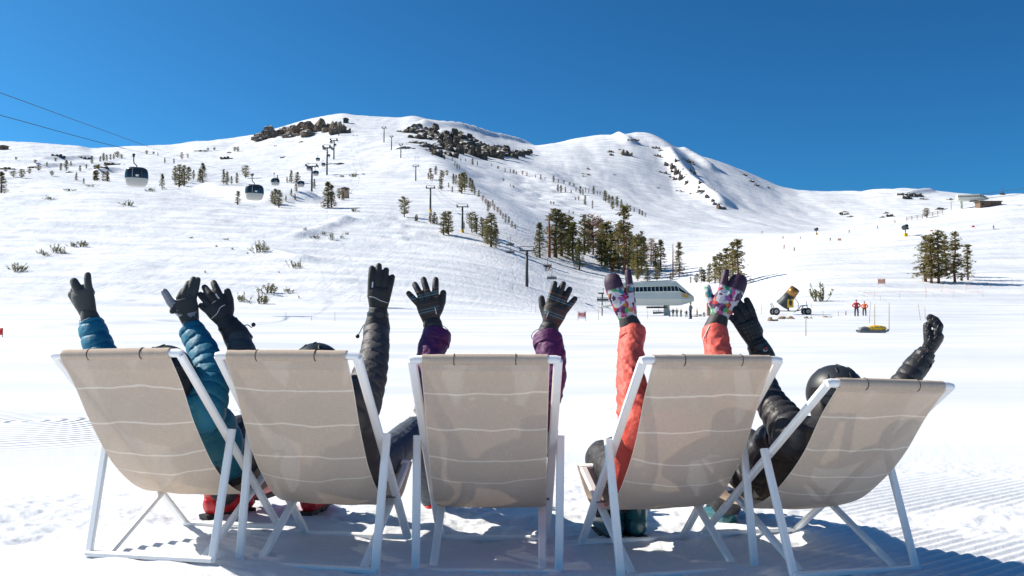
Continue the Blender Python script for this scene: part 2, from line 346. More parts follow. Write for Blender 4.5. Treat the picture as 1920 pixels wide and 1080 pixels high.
# ------------------------------------------------------------------ materials for the things
M = {}
M['alu'] = mat('white_aluminium', (.93, .92, .90), .42, 0, .08, 300, .5, .04, 3)
M['black_plastic'] = mat('black_plastic', (.018, .018, .02), .35)
M['grey_steel'] = mat('grey_steel', (.20, .21, .22), .5, .3, 0, 10, .5, .15, 2)
def sling_material():
    m = bpy.data.materials.new('sling_mesh'); m.use_nodes = True; n, l = m.node_tree.nodes, m.node_tree.links
    b = n['Principled BSDF']; b.inputs['Roughness'].default_value = .9; b.inputs['Specular IOR Level'].default_value = .1
    tc = n.new('ShaderNodeTexCoord'); uv = tc.outputs['UV']
    # woven threads
    sep = n.new('ShaderNodeSeparateXYZ'); l.new(uv, sep.inputs[0])
    def mth(op, a, c=0.0):
        q = n.new('ShaderNodeMath'); q.operation = op
        for i, s in enumerate((a, c)):
            if isinstance(s, (int, float)): q.inputs[i].default_value = s
            else: l.new(s, q.inputs[i])
        return q.outputs[0]
    nz = n.new('ShaderNodeTexNoise'); nz.inputs['Scale'].default_value = 1; nz.inputs['Detail'].default_value = 3
    mp = n.new('ShaderNodeMapping'); mp.inputs['Scale'].default_value = (420, 30, 1); l.new(uv, mp.inputs[0]); l.new(mp.outputs[0], nz.inputs['Vector'])
    nz2 = n.new('ShaderNodeTexNoise'); nz2.inputs['Scale'].default_value = 1; nz2.inputs['Detail'].default_value = 3
    mp2 = n.new('ShaderNodeMapping'); mp2.inputs['Scale'].default_value = (30, 420, 1); l.new(uv, mp2.inputs[0]); l.new(mp2.outputs[0], nz2.inputs['Vector'])
    w = mth('ADD', nz.outputs['Fac'], nz2.outputs['Fac'])
    mx = n.new('ShaderNodeMix'); mx.data_type = 'RGBA'; mx.inputs[6].default_value = (.545, .43, .335, 1); mx.inputs[7].default_value = (.655, .53, .42, 1)
    r = n.new('ShaderNodeMapRange'); r.inputs[1].default_value = .7; r.inputs[2].default_value = 1.3; l.new(w, r.inputs[0]); l.new(r.outputs[0], mx.inputs[0])
    # pale worn crease lines across the back (v in metres along the sling)
    at_ = n.new('ShaderNodeAttribute'); at_.attribute_name = 'crease'
    mx2 = n.new('ShaderNodeMix'); mx2.data_type = 'RGBA'; mx2.inputs[7].default_value = (.85, .74, .62, 1)
    l.new(mx.outputs[2], mx2.inputs[6])
    wob = n.new('ShaderNodeTexNoise'); wob.inputs['Scale'].default_value = 1; mp3 = n.new('ShaderNodeMapping'); mp3.inputs['Scale'].default_value = (3.5, 5, 1); l.new(uv, mp3.inputs[0]); l.new(mp3.outputs[0], wob.inputs['Vector'])
    oi = n.new('ShaderNodeObjectInfo'); wob.noise_dimensions = '4D'; l.new(mth('MULTIPLY', oi.outputs['Random'], 20.0), wob.inputs['W'])
    v = mth('ADD', sep.outputs['Y'], mth('MULTIPLY', mth('SUBTRACT', wob.outputs['Fac'], .5), .075))
    lines = None
    for c in (.145, .305, .455, .575):
        d = mth('LESS_THAN', mth('ABSOLUTE', mth('SUBTRACT', v, c)), .0038)
        lines = d if lines is None else mth('MAXIMUM', lines, d)
    edge = mth('GREATER_THAN', mth('ABSOLUTE', sep.outputs['X']), .2515)
    lines = mth('MAXIMUM', mth('MULTIPLY', lines, .75), mth('MULTIPLY', edge, .55))
    l.new(lines, mx2.inputs[0]); l.new(mx2.outputs[2], b.inputs['Base Color'])
    bn = n.new('ShaderNodeBump'); bn.inputs['Strength'].default_value = .25; bn.inputs['Distance'].default_value = .001; l.new(w, bn.inputs['Height']); l.new(bn.outputs[0], b.inputs['Normal'])
    tr = n.new('ShaderNodeBsdfTranslucent'); l.new(mx2.outputs[2], tr.inputs['Color'])
    ms = n.new('ShaderNodeMixShader'); ms.inputs[0].default_value = .07; l.new(b.outputs[0], ms.inputs[1]); l.new(tr.outputs[0], ms.inputs[2])
    tp_ = n.new('ShaderNodeBsdfTransparent'); mo = n.new('ShaderNodeMixShader'); mo.inputs[0].default_value = .04      # open weave
    l.new(ms.outputs[0], mo.inputs[1]); l.new(tp_.outputs[0], mo.inputs[2]); l.new(mo.outputs[0], n['Material Output'].inputs['Surface']); return m
M['sling'] = sling_material()
M['thread'] = mat('dark_thread', (.05, .045, .04), .8)

# ------------------------------------------------------------------ deck chairs
SIDE = rsec(.021, .036, .005)
def bar(name, a, b, parent, sec=SIDE, m='alu', up=(1, 0, 0)):
    g = MB(); g.sweep([a, b], sec, True, up); return g.build(name, M[m], parent, autosmooth=35)
def bez(P, n=40):
    return catmull(P, n // (len(P) - 1))
CHAIRS = []
CH_LABEL = ['taupe sling deck chair at the left end of the row, under the teal-sleeved person',
            'taupe sling deck chair second from the left, under the charcoal-sleeved person',
            'taupe sling deck chair in the middle of the row, under the purple-sleeved person',
            'taupe sling deck chair under the coral-sleeved person with floral mittens',
            'low reclined taupe sling deck chair at the right end, under the black puffer jacket person']
SL = []
def sling_profile(tz, ty, low):
    """(y, z) of the loaded cloth from the top rail to the front rail"""
    return [(-ty - .012, tz - .012), (-ty * .915, tz * .845), (-ty * .80, tz * .645), (-ty * .655, tz * .455), (-ty * .49, tz * .315), (-ty * .30, low + .012), (-ty * .12, low + .02), (-.0, .285), (.062, .352)]
def make_chair(i):
    x, y, a, tz, ty, fr, yn, z0, ro = CH[i]
    root = empty('deck_chair', (x, y, z0), a, CH_LABEL[i], 'deck chair', 'deck chairs in a row on the snow')
    root.rotation_euler = (0, -math.atan(ro), a)
    wt, wf, wc = .30, .262, .305
    # back frame
    for s in (-1, 1):
        bar('back_rail', (s * (wt - .0105), -ty, tz), (s * (wf - .0105), .0, .012), root)
        bar('prop_leg', (s * (wc - .0105 + .012), -ty * fr, tz * fr + .02), (s * (wc - .0105), -yn, .0), root, rsec(.020, .034, .005))
        bar('seat_rail', (s * (.262 - .034), -yn + .05, .006), (s * (.262 - .034), .06, .345), root, rsec(.020, .034, .005))
        g = MB(); p = Vector((s * (wt - .012), -ty * fr, tz * fr)); g.tube([p - Vector((.022, 0, 0)), p + Vector((.022, 0, 0))], .007, 8)
        g.build('bolt', M['grey_steel'], root)
        g = MB(); p = Vector((s * .24, -.21, .236)); g.tube([p - Vector((.022, 0, 0)), p + Vector((.022, 0, 0))], .006, 8); g.build('bolt', M['grey_steel'], root)
    g = MB(); r_ = .017
    g.tube([(-wt + .002, -ty, tz), (-wt + .02, -ty, tz + .004), (wt - .02, -ty, tz + .004), (wt - .002, -ty, tz)], [.016, r_, r_, .016], 12); g.build('top_rail', M['alu'], root, autosmooth=40)
    g = MB(); g.sweep([(-wf + .004, 0, .013), (wf - .004, 0, .013)], rsec(.034, .02, .005), True, (0, 0, 1)); g.build('front_foot_rail', M['alu'], root, autosmooth=35)
    g = MB(); g.sweep([(-wc + .004, -yn, .011), (wc - .004, -yn, .011)], rsec(.034, .021, .005), True, (0, 0, 1)); g.build('rear_foot_rail', M['alu'], root, autosmooth=35)
    g = MB(); g.tube([(-.245, .06, .345), (.245, .06, .345)], .014, 10); g.build('seat_front_rail', M['alu'], root, True)
    # cloth
    low = .195 if i < 4 else .17
    P = sling_profile(tz, ty, low); C = bez([(0, p, q) for p, q in P], 88); SL.append(C)
    hw = .2555; nu = 29
    arc = [0.0]
    for k in range(1, len(C)): arc.append(arc[-1] + (C[k] - C[k - 1]).length)
    V = []; UV = []
    for k, c in enumerate(C):
        f = arc[k] / arc[-1]; T = (C[min(k + 1, len(C) - 1)] - C[max(k - 1, 0)]).normalized(); N = Vector((0, T.z, -T.y))      # down/back side
        narrow = 1 - .035 * math.sin(math.pi * f)
        for j in range(nu):
            u = (j / (nu - 1) * 2 - 1)
            sag = .030 * math.sin(math.pi * min(1, f * 1.15)) ** 2 * (1 - u * u)
            wr = .0016 * math.sin(9 * u + 25 * f + i) * math.sin(math.pi * f)
            V.append(c - N * (-sag - wr) * 1.0 + Vector((u * hw * narrow, 0, 0))); UV.append((u * hw, arc[k]))
    Fq = [(k * nu + j, k * nu + j + 1, (k + 1) * nu + j + 1, (k + 1) * nu + j) for k in range(len(C) - 1) for j in range(nu - 1)]
    g = MB(); g.add(V, Fq); me = g.mesh('sling', True); ul = me.uv_layers.new(name='UVMap')
    for lp in me.loops: ul.data[lp.index].uv = UV[lp.vertex_index]
    me.materials.append(M['sling']); o = link('sling', me, root)
    # sleeve of cloth round the top rail, with its stitched headrest tab
    g = MB(); k = 14; hwS = .248
    pts = [(-hwS + 2 * hwS * q / 24, -ty, tz + .004) for q in range(25)]
    g.tube(pts, [.0212 + .0006 * math.sin(q * 1.7 + i) for q in range(25)], k, False); me = g.mesh('rail_sleeve', True); ul = me.uv_layers.new(name='UVMap')
    for lp in me.loops:
        co = me.vertices[lp.vertex_index].co; ul.data[lp.index].uv = (co.x, .05 + co.z - tz)
    me.materials.append(M['sling']); sv = link('rail_sleeve', me, root)
    g = MB(); g.tube([(q * .02 - .12 + .01 * i % 3 * .01, -ty, tz + .004) for q in range(13)], .0228, k, False)
    me = g.mesh('headrest_tab', True); ul = me.uv_layers.new(name='UVMap')
    for lp in me.loops:
        co = me.vertices[lp.vertex_index].co; ul.data[lp.index].uv = (co.x, .06 + co.z - tz)
    me.materials.append(M['sling']); link('headrest_tab', me, sv)
    for s in (-.122, .122):
        g = MB(); ring = [(s, -ty + .0232 * math.cos(q * math.pi / 8), tz + .004 + .0232 * math.sin(q * math.pi / 8)) for q in range(17)]
        g.tube(ring, .0016, 5); g.build('seam', M['thread'], sv)
    CHAIRS.append(root)
for i in range(5): make_chair(i)
bpy.context.view_layer.update()
def loc(i, x, y, z): return CHAIRS[i].matrix_world @ Vector((x, y, z))
# ------------------------------------------------------------------ people
def fabric(name, c, rough=.55, bump=.25, bs=60, sheen=0, var=.12, vs=9, spec=.4):
    return mat(name, c, rough, 0, bump, bs, spec, var, vs, 0, sheen, 'Object', 6)
M['skin'] = mat('skin', (.52, .31, .22), .5, 0, .1, 200)
M['teal_down'] = fabric('teal_nylon', (.016, .175, .275), .6, .30, 45)
M['charcoal_down'] = fabric('charcoal_nylon', (.078, .073, .075), .6, .30, 45)
M['purple_shell'] = fabric('purple_shell', (.115, .022, .105), .6, .4, 22)
M['coral_shell'] = fabric('coral_shell', (.72, .115, .085), .6, .4, 22)
M['black_down'] = fabric('black_nylon', (.028, .028, .032), .5, .30, 45)
M['grey_trouser'] = fabric('slate_trouser', (.075, .09, .115), .6, .5, 18)
M['black_trouser'] = fabric('black_trouser', (.030, .030, .034), .6, .5, 18)
M['glove_grey'] = fabric('grey_softshell', (.055, .058, .056), .75, .3, 120, .2)
M['glove_black'] = fabric('black_glove_cloth', (.032, .030, .031), .6, .3, 110, .1)
M['glove_pad'] = mat('silver_glove_pad', (.30, .31, .33), .3)
M['piping'] = mat('white_piping', (.75, .75, .75), .5)
M['teal_trim'] = mat('teal_trim', (.02, .28, .25), .5)
M['helmet_black'] = mat('helmet_shell', (.022, .027, .034), .45, 0, 0, 10, .4, 0, 5, 0)
M['helmet_vent'] = mat('helmet_vent', (.006, .006, .007), .6)
M['lens'] = mat('goggle_lens', (.05, .03, .02), .08, .6)
M['boot_red'] = mat('red_boot_plastic', (.55, .02, .025), .3, 0, 0, 10, .5, 0, 5, .2)
M['boot_teal'] = mat('teal_boot_plastic', (.012, .09, .105), .3, 0, 0, 10, .5, 0, 5, .2)
M['boot_grey'] = mat('grey_boot_plastic', (.10, .11, .12), .35)
M['boot_sole'] = mat('boot_sole', (.02, .02, .02), .7)
M['buckle'] = mat('buckle_metal', (.55, .55, .56), .3, .9)
def ramp_mat(name, kind):
    m = bpy.data.materials.new(name); m.use_nodes = True; n, l = m.node_tree.nodes, m.node_tree.links; b = n['Principled BSDF']; b.inputs['Roughness'].default_value = .6
    tc = n.new('ShaderNodeTexCoord'); r = n.new('ShaderNodeValToRGB'); r.color_ramp.interpolation = 'CONSTANT'
    if kind == 'floral':
        wz = n.new('ShaderNodeTexNoise'); wz.inputs['Scale'].default_value = 18; l.new(tc.outputs['Object'], wz.inputs['Vector'])
        ad = n.new('ShaderNodeMix'); ad.data_type = 'RGBA'; ad.blend_type = 'LINEAR_LIGHT'; ad.inputs[0].default_value = .035
        l.new(tc.outputs['Object'], ad.inputs[6]); l.new(wz.outputs['Color'], ad.inputs[7])
        vo = n.new('ShaderNodeTexVoronoi'); vo.inputs['Scale'].default_value = 50; l.new(ad.outputs[2], vo.inputs['Vector'])
        sp = n.new('ShaderNodeSeparateColor'); l.new(vo.outputs['Color'], sp.inputs[0]); l.new(sp.outputs[0], r.inputs[0])
        cols = [(0, (.52, .52, .58)), (.16, (.07, .018, .07)), (.36, (.55, .55, .61)), (.48, (.45, .03, .06)), (.56, (.60, .60, .66)), (.64, (.05, .35, .12)), (.70, (.35, .10, .35)), (.76, (.45, .20, .03)), (.82, (.60, .10, .30)), (.88, (.02, .22, .24)), (.93, (.10, .03, .09))]
        # finger tips are plain dark plum
        sx = n.new('ShaderNodeSeparateXYZ'); l.new(tc.outputs['Object'], sx.inputs[0])
        gt = n.new('ShaderNodeMapRange'); gt.inputs[1].default_value = .150; gt.inputs[2].default_value = .162; l.new(sx.outputs['Z'], gt.inputs[0])
        mx = n.new('ShaderNodeMix'); mx.data_type = 'RGBA'; mx.inputs[7].default_value = (.045, .018, .045, 1); l.new(r.outputs[0], mx.inputs[6]); l.new(gt.outputs[0], mx.inputs[0]); l.new(mx.outputs[2], b.inputs['Base Color'])
    else:
        sx = n.new('ShaderNodeSeparateXYZ'); l.new(tc.outputs['Object'], sx.inputs[0])
        wz = n.new('ShaderNodeTexNoise'); wz.inputs['Scale'].default_value = 220; l.new(tc.outputs['Object'], wz.inputs['Vector'])
        a = n.new('ShaderNodeMath'); a.operation = 'MULTIPLY_ADD'; a.inputs[1].default_value = .004; l.new(wz.outputs['Fac'], a.inputs[0]); l.new(sx.outputs['Z'], a.inputs[2])
        q = n.new('ShaderNodeMath'); q.operation = 'MULTIPLY'; q.inputs[1].default_value = 1 / .20; l.new(a.outputs[0], q.inputs[0]); l.new(q.outputs[0], r.inputs[0])
        dk = (.030, .029, .028); br = (.055, .042, .036); bl = (.10, .20, .24); og = (.22, .10, .04); rd = (.10, .035, .025)
        cols = [(0, dk), (.17, rd), (.21, dk), (.245, rd), (.265, br), (.30, bl), (.318, dk), (.36, bl), (.378, br), (.42, dk), (.47, rd), (.49, dk), (.60, og), (.615, dk), (.66, bl), (.68, br), (.72, bl), (.735, dk), (.80, og), (.815, dk)]
        l.new(r.outputs[0], b.inputs['Base Color'])
    el = r.color_ramp.elements; el[0].color = (*cols[0][1], 1); el[1].position = cols[1][0]; el[1].color = (*cols[1][1], 1)
    for p, c in cols[2:]: e = el.new(p); e.color = (*c, 1)
    nz = n.new('ShaderNodeTexNoise'); nz.inputs['Scale'].default_value = 110; l.new(tc.outputs['Object'], nz.inputs['Vector'])
    bn = n.new('ShaderNodeBump'); bn.inputs['Strength'].default_value = .3; bn.inputs['Distance'].default_value = .004; l.new(nz.outputs['Fac'], bn.inputs['Height']); l.new(bn.outputs[0], b.inputs['Normal'])
    return m
M['glove_striped'] = ramp_mat('striped_glove_cloth', 'striped'); M['glove_floral'] = ramp_mat('floral_mitten_cloth', 'floral')
def quilt_mat():
    m = fabric('hexagon_glove_cloth', (.022, .022, .025), .5, 0); n, l = m.node_tree.nodes, m.node_tree.links; b = n['Principled BSDF']
    tc = n.new('ShaderNodeTexCoord'); v = n.new('ShaderNodeTexVoronoi'); v.feature = 'DISTANCE_TO_EDGE'; v.inputs['Scale'].default_value = 55; v.inputs['Randomness'].default_value = .35; l.new(tc.outputs['Object'], v.inputs['Vector'])
    bn = n.new('ShaderNodeBump'); bn.inputs['Strength'].default_value = .6; bn.inputs['Distance'].default_value = .006
    r = n.new('ShaderNodeMapRange'); r.inputs[2].default_value = .12; l.new(v.outputs['Distance'], r.inputs[0]); l.new(r.outputs[0], bn.inputs['Height']); l.new(bn.outputs[0], b.inputs['Normal'])
    return m
M['glove_quilt'] = quilt_mat()

def limb(g, P, rad, lam=0, depth=.10, wr=0, seed=0, flat=1.0, k=20, step=.006, up=None):
    """tapered sleeve along a smooth path; lam > 0 gives down baffles, wr gives cloth folds"""
    C = np.array([tuple(c) for c in catmull(P, 24)]); L = np.concatenate([[0], np.cumsum(np.linalg.norm(np.diff(C, axis=0), axis=1))])
    n = max(6, int(L[-1] / step)); S = np.linspace(0, L[-1], n + 1); pts = np.stack([np.interp(S, L, C[:, q]) for q in range(3)], 1)
    r = np.interp(S / L[-1], np.linspace(0, 1, len(rad)), rad)[:, None]; a = (2 * math.pi * np.arange(k) / k)[None, :]; s = S[:, None]; rr = r * np.ones_like(a)
    if lam:
        ph = s / lam + .12 * np.sin(a + seed) + .07 * np.sin(3 * a + seed * 2) + .25 * vnoise(s / lam * .7 + seed, a * 0 + 3.3, seed); u_ = np.abs(np.mod(ph, 1) - .5) * 2
        rr = rr * (1 + depth * .45 * np.cos(u_ * 1.4) - depth * 1.2 * np.exp(-((1 - u_) / .12) ** 2))
        rr = rr * (1 + .07 * vnoise(np.cos(a) * 2.2 + 9 + s * 4, s * 30 + np.sin(a) * 2.2, seed) + .035 * vnoise(np.cos(a) * 5 + 9, s * 75 + np.sin(a) * 5, seed + 5))
    if wr:
        f1 = 1 - 2.2 * np.abs(vnoise(np.cos(a) * 1.7 + 5 + s * 13, np.sin(a) * 1.7 + s * 17, seed)); f2 = 1 - 2.2 * np.abs(vnoise(np.cos(a) * 3.4 + 3 - s * 20, np.sin(a) * 3.4 + s * 33, seed + 3))
        rr = rr * (1 + wr * (1.1 * (f1 - .5) + .55 * (f2 - .5)))
    secs = [list(zip((rr[i] * np.cos(a[0])).tolist(), (rr[i] * np.sin(a[0]) * flat).tolist())) for i in range(n + 1)]
    g.sweep([Vector(p) for p in pts], secs, True, up)
def remesh(g, voxel, smooth_it=0):
    me = g.mesh('tmp'); o = bpy.data.objects.new('tmp', me); COL.objects.link(o)
    md = o.modifiers.new('r', 'REMESH'); md.mode = 'VOXEL'; md.voxel_size = voxel; md.use_smooth_shade = True
    if smooth_it: sm = o.modifiers.new('s', 'SMOOTH'); sm.factor = .5; sm.iterations = smooth_it
    dg = bpy.context.evaluated_depsgraph_get(); ev = o.evaluated_get(dg); out = bpy.data.meshes.new_from_object(ev)
    bpy.data.objects.remove(o); return out
def assign(me, g, mats):
    """material of each face from the nearest source shape"""
    from mathutils.kdtree import KDTree
    vm = np.zeros(len(g.v), int)
    for f, mi in zip(g.f, g.mi):
        for q in f: vm[q] = mi
    kd = KDTree(len(g.v))
    for i, p in enumerate(g.v): kd.insert(p, i)
    kd.balance()
    for m in mats: me.materials.append(m)
    me.polygons.foreach_set('material_index', [int(vm[kd.find(p.center)[1]]) for p in me.polygons])
    me.polygons.foreach_set('use_smooth', [True] * len(me.polygons))

def make_glove(name, parent, W, tip, nrm, thumb, mats, fingers, tdef, gaunt=(.043, .050, .085), strap=True, kind='glove', scale=1.0, extra=None):
    """W wrist, tip direction point, nrm points out of the back of the hand; thumb = +1/-1 side of the thumb along x (x = dir cross nrm)"""
    scale *= 1.17; gaunt = tuple(q * 1.1 for q in gaunt)
    d = (tip - W).normalized(); nn = (nrm - d * nrm.dot(d)).normalized(); s = d.cross(nn)      # x to the viewer's right when the back faces the viewer
    Mx = Matrix((s, nn, d)).transposed().to_4x4(); Mx.translation = W
    g = MB()
    # palm
    pal = [(-.012, .030, .021), (.02, .037, .024), (.055, .045, .025), (.085, .047, .0235), (.100, .043, .019)]
    g.sweep([(0, 0, p[0] * scale) for p in pal], [[(p[1] * scale * math.cos(a) * (1 if abs(math.cos(a)) < .98 else .98), p[2] * scale * math.sin(a)) for a in np.linspace(0, 2 * math.pi, 20, endpoint=False)] for p in pal], True, (0, 1, 0))
    if kind == 'mitten':
        g.cur = 1
        ms = -thumb
        C = catmull([(ms * .012, 0, .08), (ms * .018, -.002, .12), (ms * .020, -.010, .16), (ms * .018, -.022, .190)], 5)
        rr = np.interp(np.linspace(0, 1, len(C)), [0, .3, .7, .9, 1], [.034, .036, .034, .026, .010])
        g.sweep([c * scale for c in C], [[(r_ * scale * math.cos(a), r_ * scale * .66 * math.sin(a)) for a in np.linspace(0, 2 * math.pi, 18, endpoint=False)] for r_ in rr], True, (0, 1, 0))
    for (off, base, splay, L, rad, c1, c2, c3) in fingers:
        g.cur = 1
        p = Vector((off, 0, base)) * scale; ang = R(splay); fd = Vector((math.sin(ang), 0, math.cos(ang))); cur = 0
        q = p - fd * .03 * scale; r0 = rad * scale
        for frac, c, r1 in ((.44, c1, .97), (.32, c2, .92), (.24, c3, .84)):
            cur += c; dv = fd * math.cos(R(cur)) + Vector((0, -1, 0)) * math.sin(R(cur)); e = p + dv * L * frac * scale
            g.capsule(q, e, r0, rad * scale * r1, 12); q = e; p = e; r0 = rad * scale * r1
    if tdef:
        g.cur = 2; (tx, tz_, splay, L, rad, fwd) = tdef
        p = Vector((thumb * tx, -.010, tz_)) * scale; ang = R(splay) * thumb; fd = Vector((math.sin(ang), -math.sin(R(fwd)), math.cos(ang))).normalized()
        m_ = p + fd * L * .5 * scale; e = m_ + (fd + Vector((-thumb * .22, 0, .12))).normalized() * L * .5 * scale
        g.capsule(Vector((0, 0, .015)) * scale, p, .024 * scale, rad * 1.18 * scale); g.capsule(p, m_, rad * 1.18 * scale, rad * scale); g.capsule(m_, e, rad * scale, rad * .85 * scale)
    me = remesh(g, .0034, 2); assign(me, g, [mats[0], mats[1], mats[2]])
    o = link(name, me, parent); o.matrix_parent_inverse = parent.matrix_world.inverted(); o.matrix_basis = Mx
    # cuff
    c = MB(); limb(c, [(0, 0, .022 * scale), (0, 0, -gaunt[2] * .45), (0, 0, -gaunt[2])], [gaunt[0] * .80, gaunt[0], gaunt[1], gaunt[1] * .97], 0, 0, .05, 3, .92, 24)
    c.build('cuff', mats[3], o, True)
    if strap:
        c = MB(); n_ = 28; rr = gaunt[0] * .93
        ring = [(rr * math.cos(2 * math.pi * i / n_), rr * .93 * math.sin(2 * math.pi * i / n_), -.006) for i in range(n_ + 1)]
        c.sweep(ring, rsec(.006, .020, .002), False, (0, 0, 1)); c.box((thumb * -.012, rr * .95, -.006), (.026, .008, .026)); c.build('wrist_strap', M['black_plastic'], o)
    if extra: extra(o, s, nn, d)
    return o

def make_helmet(parent, c, fwd, up, R_=.118, col='helmet_black'):
    f = fwd.normalized(); u = (up - f * up.dot(f)).normalized(); r = f.cross(u)
    Mx = Matrix((r, f, u)).transposed().to_4x4(); Mx.translation = c
    g = MB(); nu, nv = 40, 18; V = []; Fc = []
    for i in range(nv + 1):
        for j in range(nu):
            az = 2 * math.pi * j / nu; lo = -.62 if math.sin(az) < -.1 else (-.62 + .75 * max(0, math.sin(az)))      # lower at the nape, open at the face
            ph = math.pi / 2 - (math.pi / 2 - lo) * i / nv
            ridge = 1 + .012 * max(0, math.cos(az * 2)) * math.sin(ph) if ph > 0 else 1
            V.append((R_ * .93 * math.cos(ph) * math.cos(az) * ridge, R_ * 1.10 * math.cos(ph) * math.sin(az) * ridge, R_ * 1.0 * math.sin(ph)))
    for i in range(nv):
        for j in range(nu): j2 = (j + 1) % nu; Fc.append((i * nu + j, (i + 1) * nu + j, (i + 1) * nu + j2, i * nu + j2))
    g.add(V, Fc); me = g.mesh('helmet', True); me.materials.append(M[col]); o = link('helmet', me, parent); o.matrix_parent_inverse = parent.matrix_world.inverted(); o.matrix_basis = Mx
    sd = o.modifiers.new('thick', 'SOLIDIFY'); sd.thickness = .014; sd.offset = -1
    for (ph, az) in ((55, 60), (55, 120), (50, -60), (50, -120), (30, -90), (70, -90), (28, -35), (28, -145)):
        p = Vector((R_ * .93 * math.cos(R(ph)) * math.cos(R(az)), R_ * 1.1 * math.cos(R(ph)) * math.sin(R(az)), R_ * math.sin(R(ph))))
        g = MB(); g.ball((0, 0, 0), (.006, .022, .003), 10, 6); v = g.build('vent', M['helmet_vent'], o, True)
        nz = p.normalized(); v.rotation_euler = nz.to_track_quat('Z', 'Y').to_euler(); v.location = p * 1.002
    for s in (-1, 1):
        g = MB(); g.ball((s * R_ * .86, -.008, -R_ * .62), (.018, .045, .055), 12, 8); g.build('ear_pad', M['glove_black'], o, True)
    g = MB(); n_ = 30
    g.sweep([(R_ * .955 * math.cos(a), R_ * 1.125 * math.sin(a), .012 + .012 * math.sin(a)) for a in np.linspace(-math.pi * 1.02, math.pi * .02, n_)], rsec(.004, .032, .001), True, (0, 0, 1)); g.build('goggle_strap', M['black_plastic'], o)
    g = MB(); pts = [(R_ * .80 * math.cos(a), R_ * 1.04 * math.sin(a), -.012) for a in np.linspace(.45, math.pi - .45, 14)]
    g.sweep(pts, rsec(.018, .078, .006), True, (0, 0, 1)); g.build('goggles', M['lens'], o, True)
    return o

def make_boot(parent, ankle, toe_dir, shin_dir, col):
    """ski boot: ankle point, direction of the toe and of the shin"""
    z = Vector(shin_dir).normalized(); y = (Vector(toe_dir) - z * Vector(toe_dir).dot(z)).normalized(); x = y.cross(z)
    Mx = Matrix((x, y, z)).transposed().to_4x4(); Mx.translation = ankle
    def ell(w, h, n=16): return [(w * math.cos(a), h * math.sin(a)) for a in np.linspace(0, 2 * math.pi, n, endpoint=False)]
    g = MB()
    g.sweep([(0, -.078, -.055), (0, -.055, -.05), (0, .0, -.045), (0, .06, -.052), (0, .13, -.062), (0, .185, -.066), (0, .205, -.068)],
            [ell(.022, .03), ell(.044, .055), ell(.050, .062), ell(.051, .052), ell(.050, .040), ell(.040, .032), ell(.018, .018)], True, (0, 0, 1))
    me = remesh(g, .006, 3); me.materials.append(M[col]); o = link('ski_boot', me, parent); o.matrix_parent_inverse = parent.matrix_world.inverted(); o.matrix_basis = Mx
    g = MB(); g.sweep([(0, -.012, -.02), (0, -.010, .06), (0, .0, .14), (0, .012, .20)], [ell(.054, .064), ell(.058, .068), ell(.062, .074), ell(.064, .076)], True, (0, 1, 0)); g.build('cuff', M[col], o, True)
    g = MB()
    for (yc, ln) in ((-.045, .08), (.13, .14)): g.box((0, yc, -.107), (.072, ln, .022))
    g.box((0, .04, -.098), (.066, .26, .014)); g.build('sole', M['boot_sole'], o)
    for (yy, zz, t) in ((.075, .01, 20), (.072, .09, 0), (.085, .15, 0)):
        g = MB(); g.box((.04, yy, zz), (.03, .02, .014), Matrix.Rotation(R(-35), 3, 'Z')); g.box((0, yy + .004, zz), (.06, .010, .012)); g.build('buckle', M['buckle'], o)
    for (yy,) in ((.05,), (.115,)):
        g = MB(); g.box((.022, yy + .01, -.006 - yy * .18), (.045, .018, .012)); g.build('buckle', M['buckle'], o)
    return o

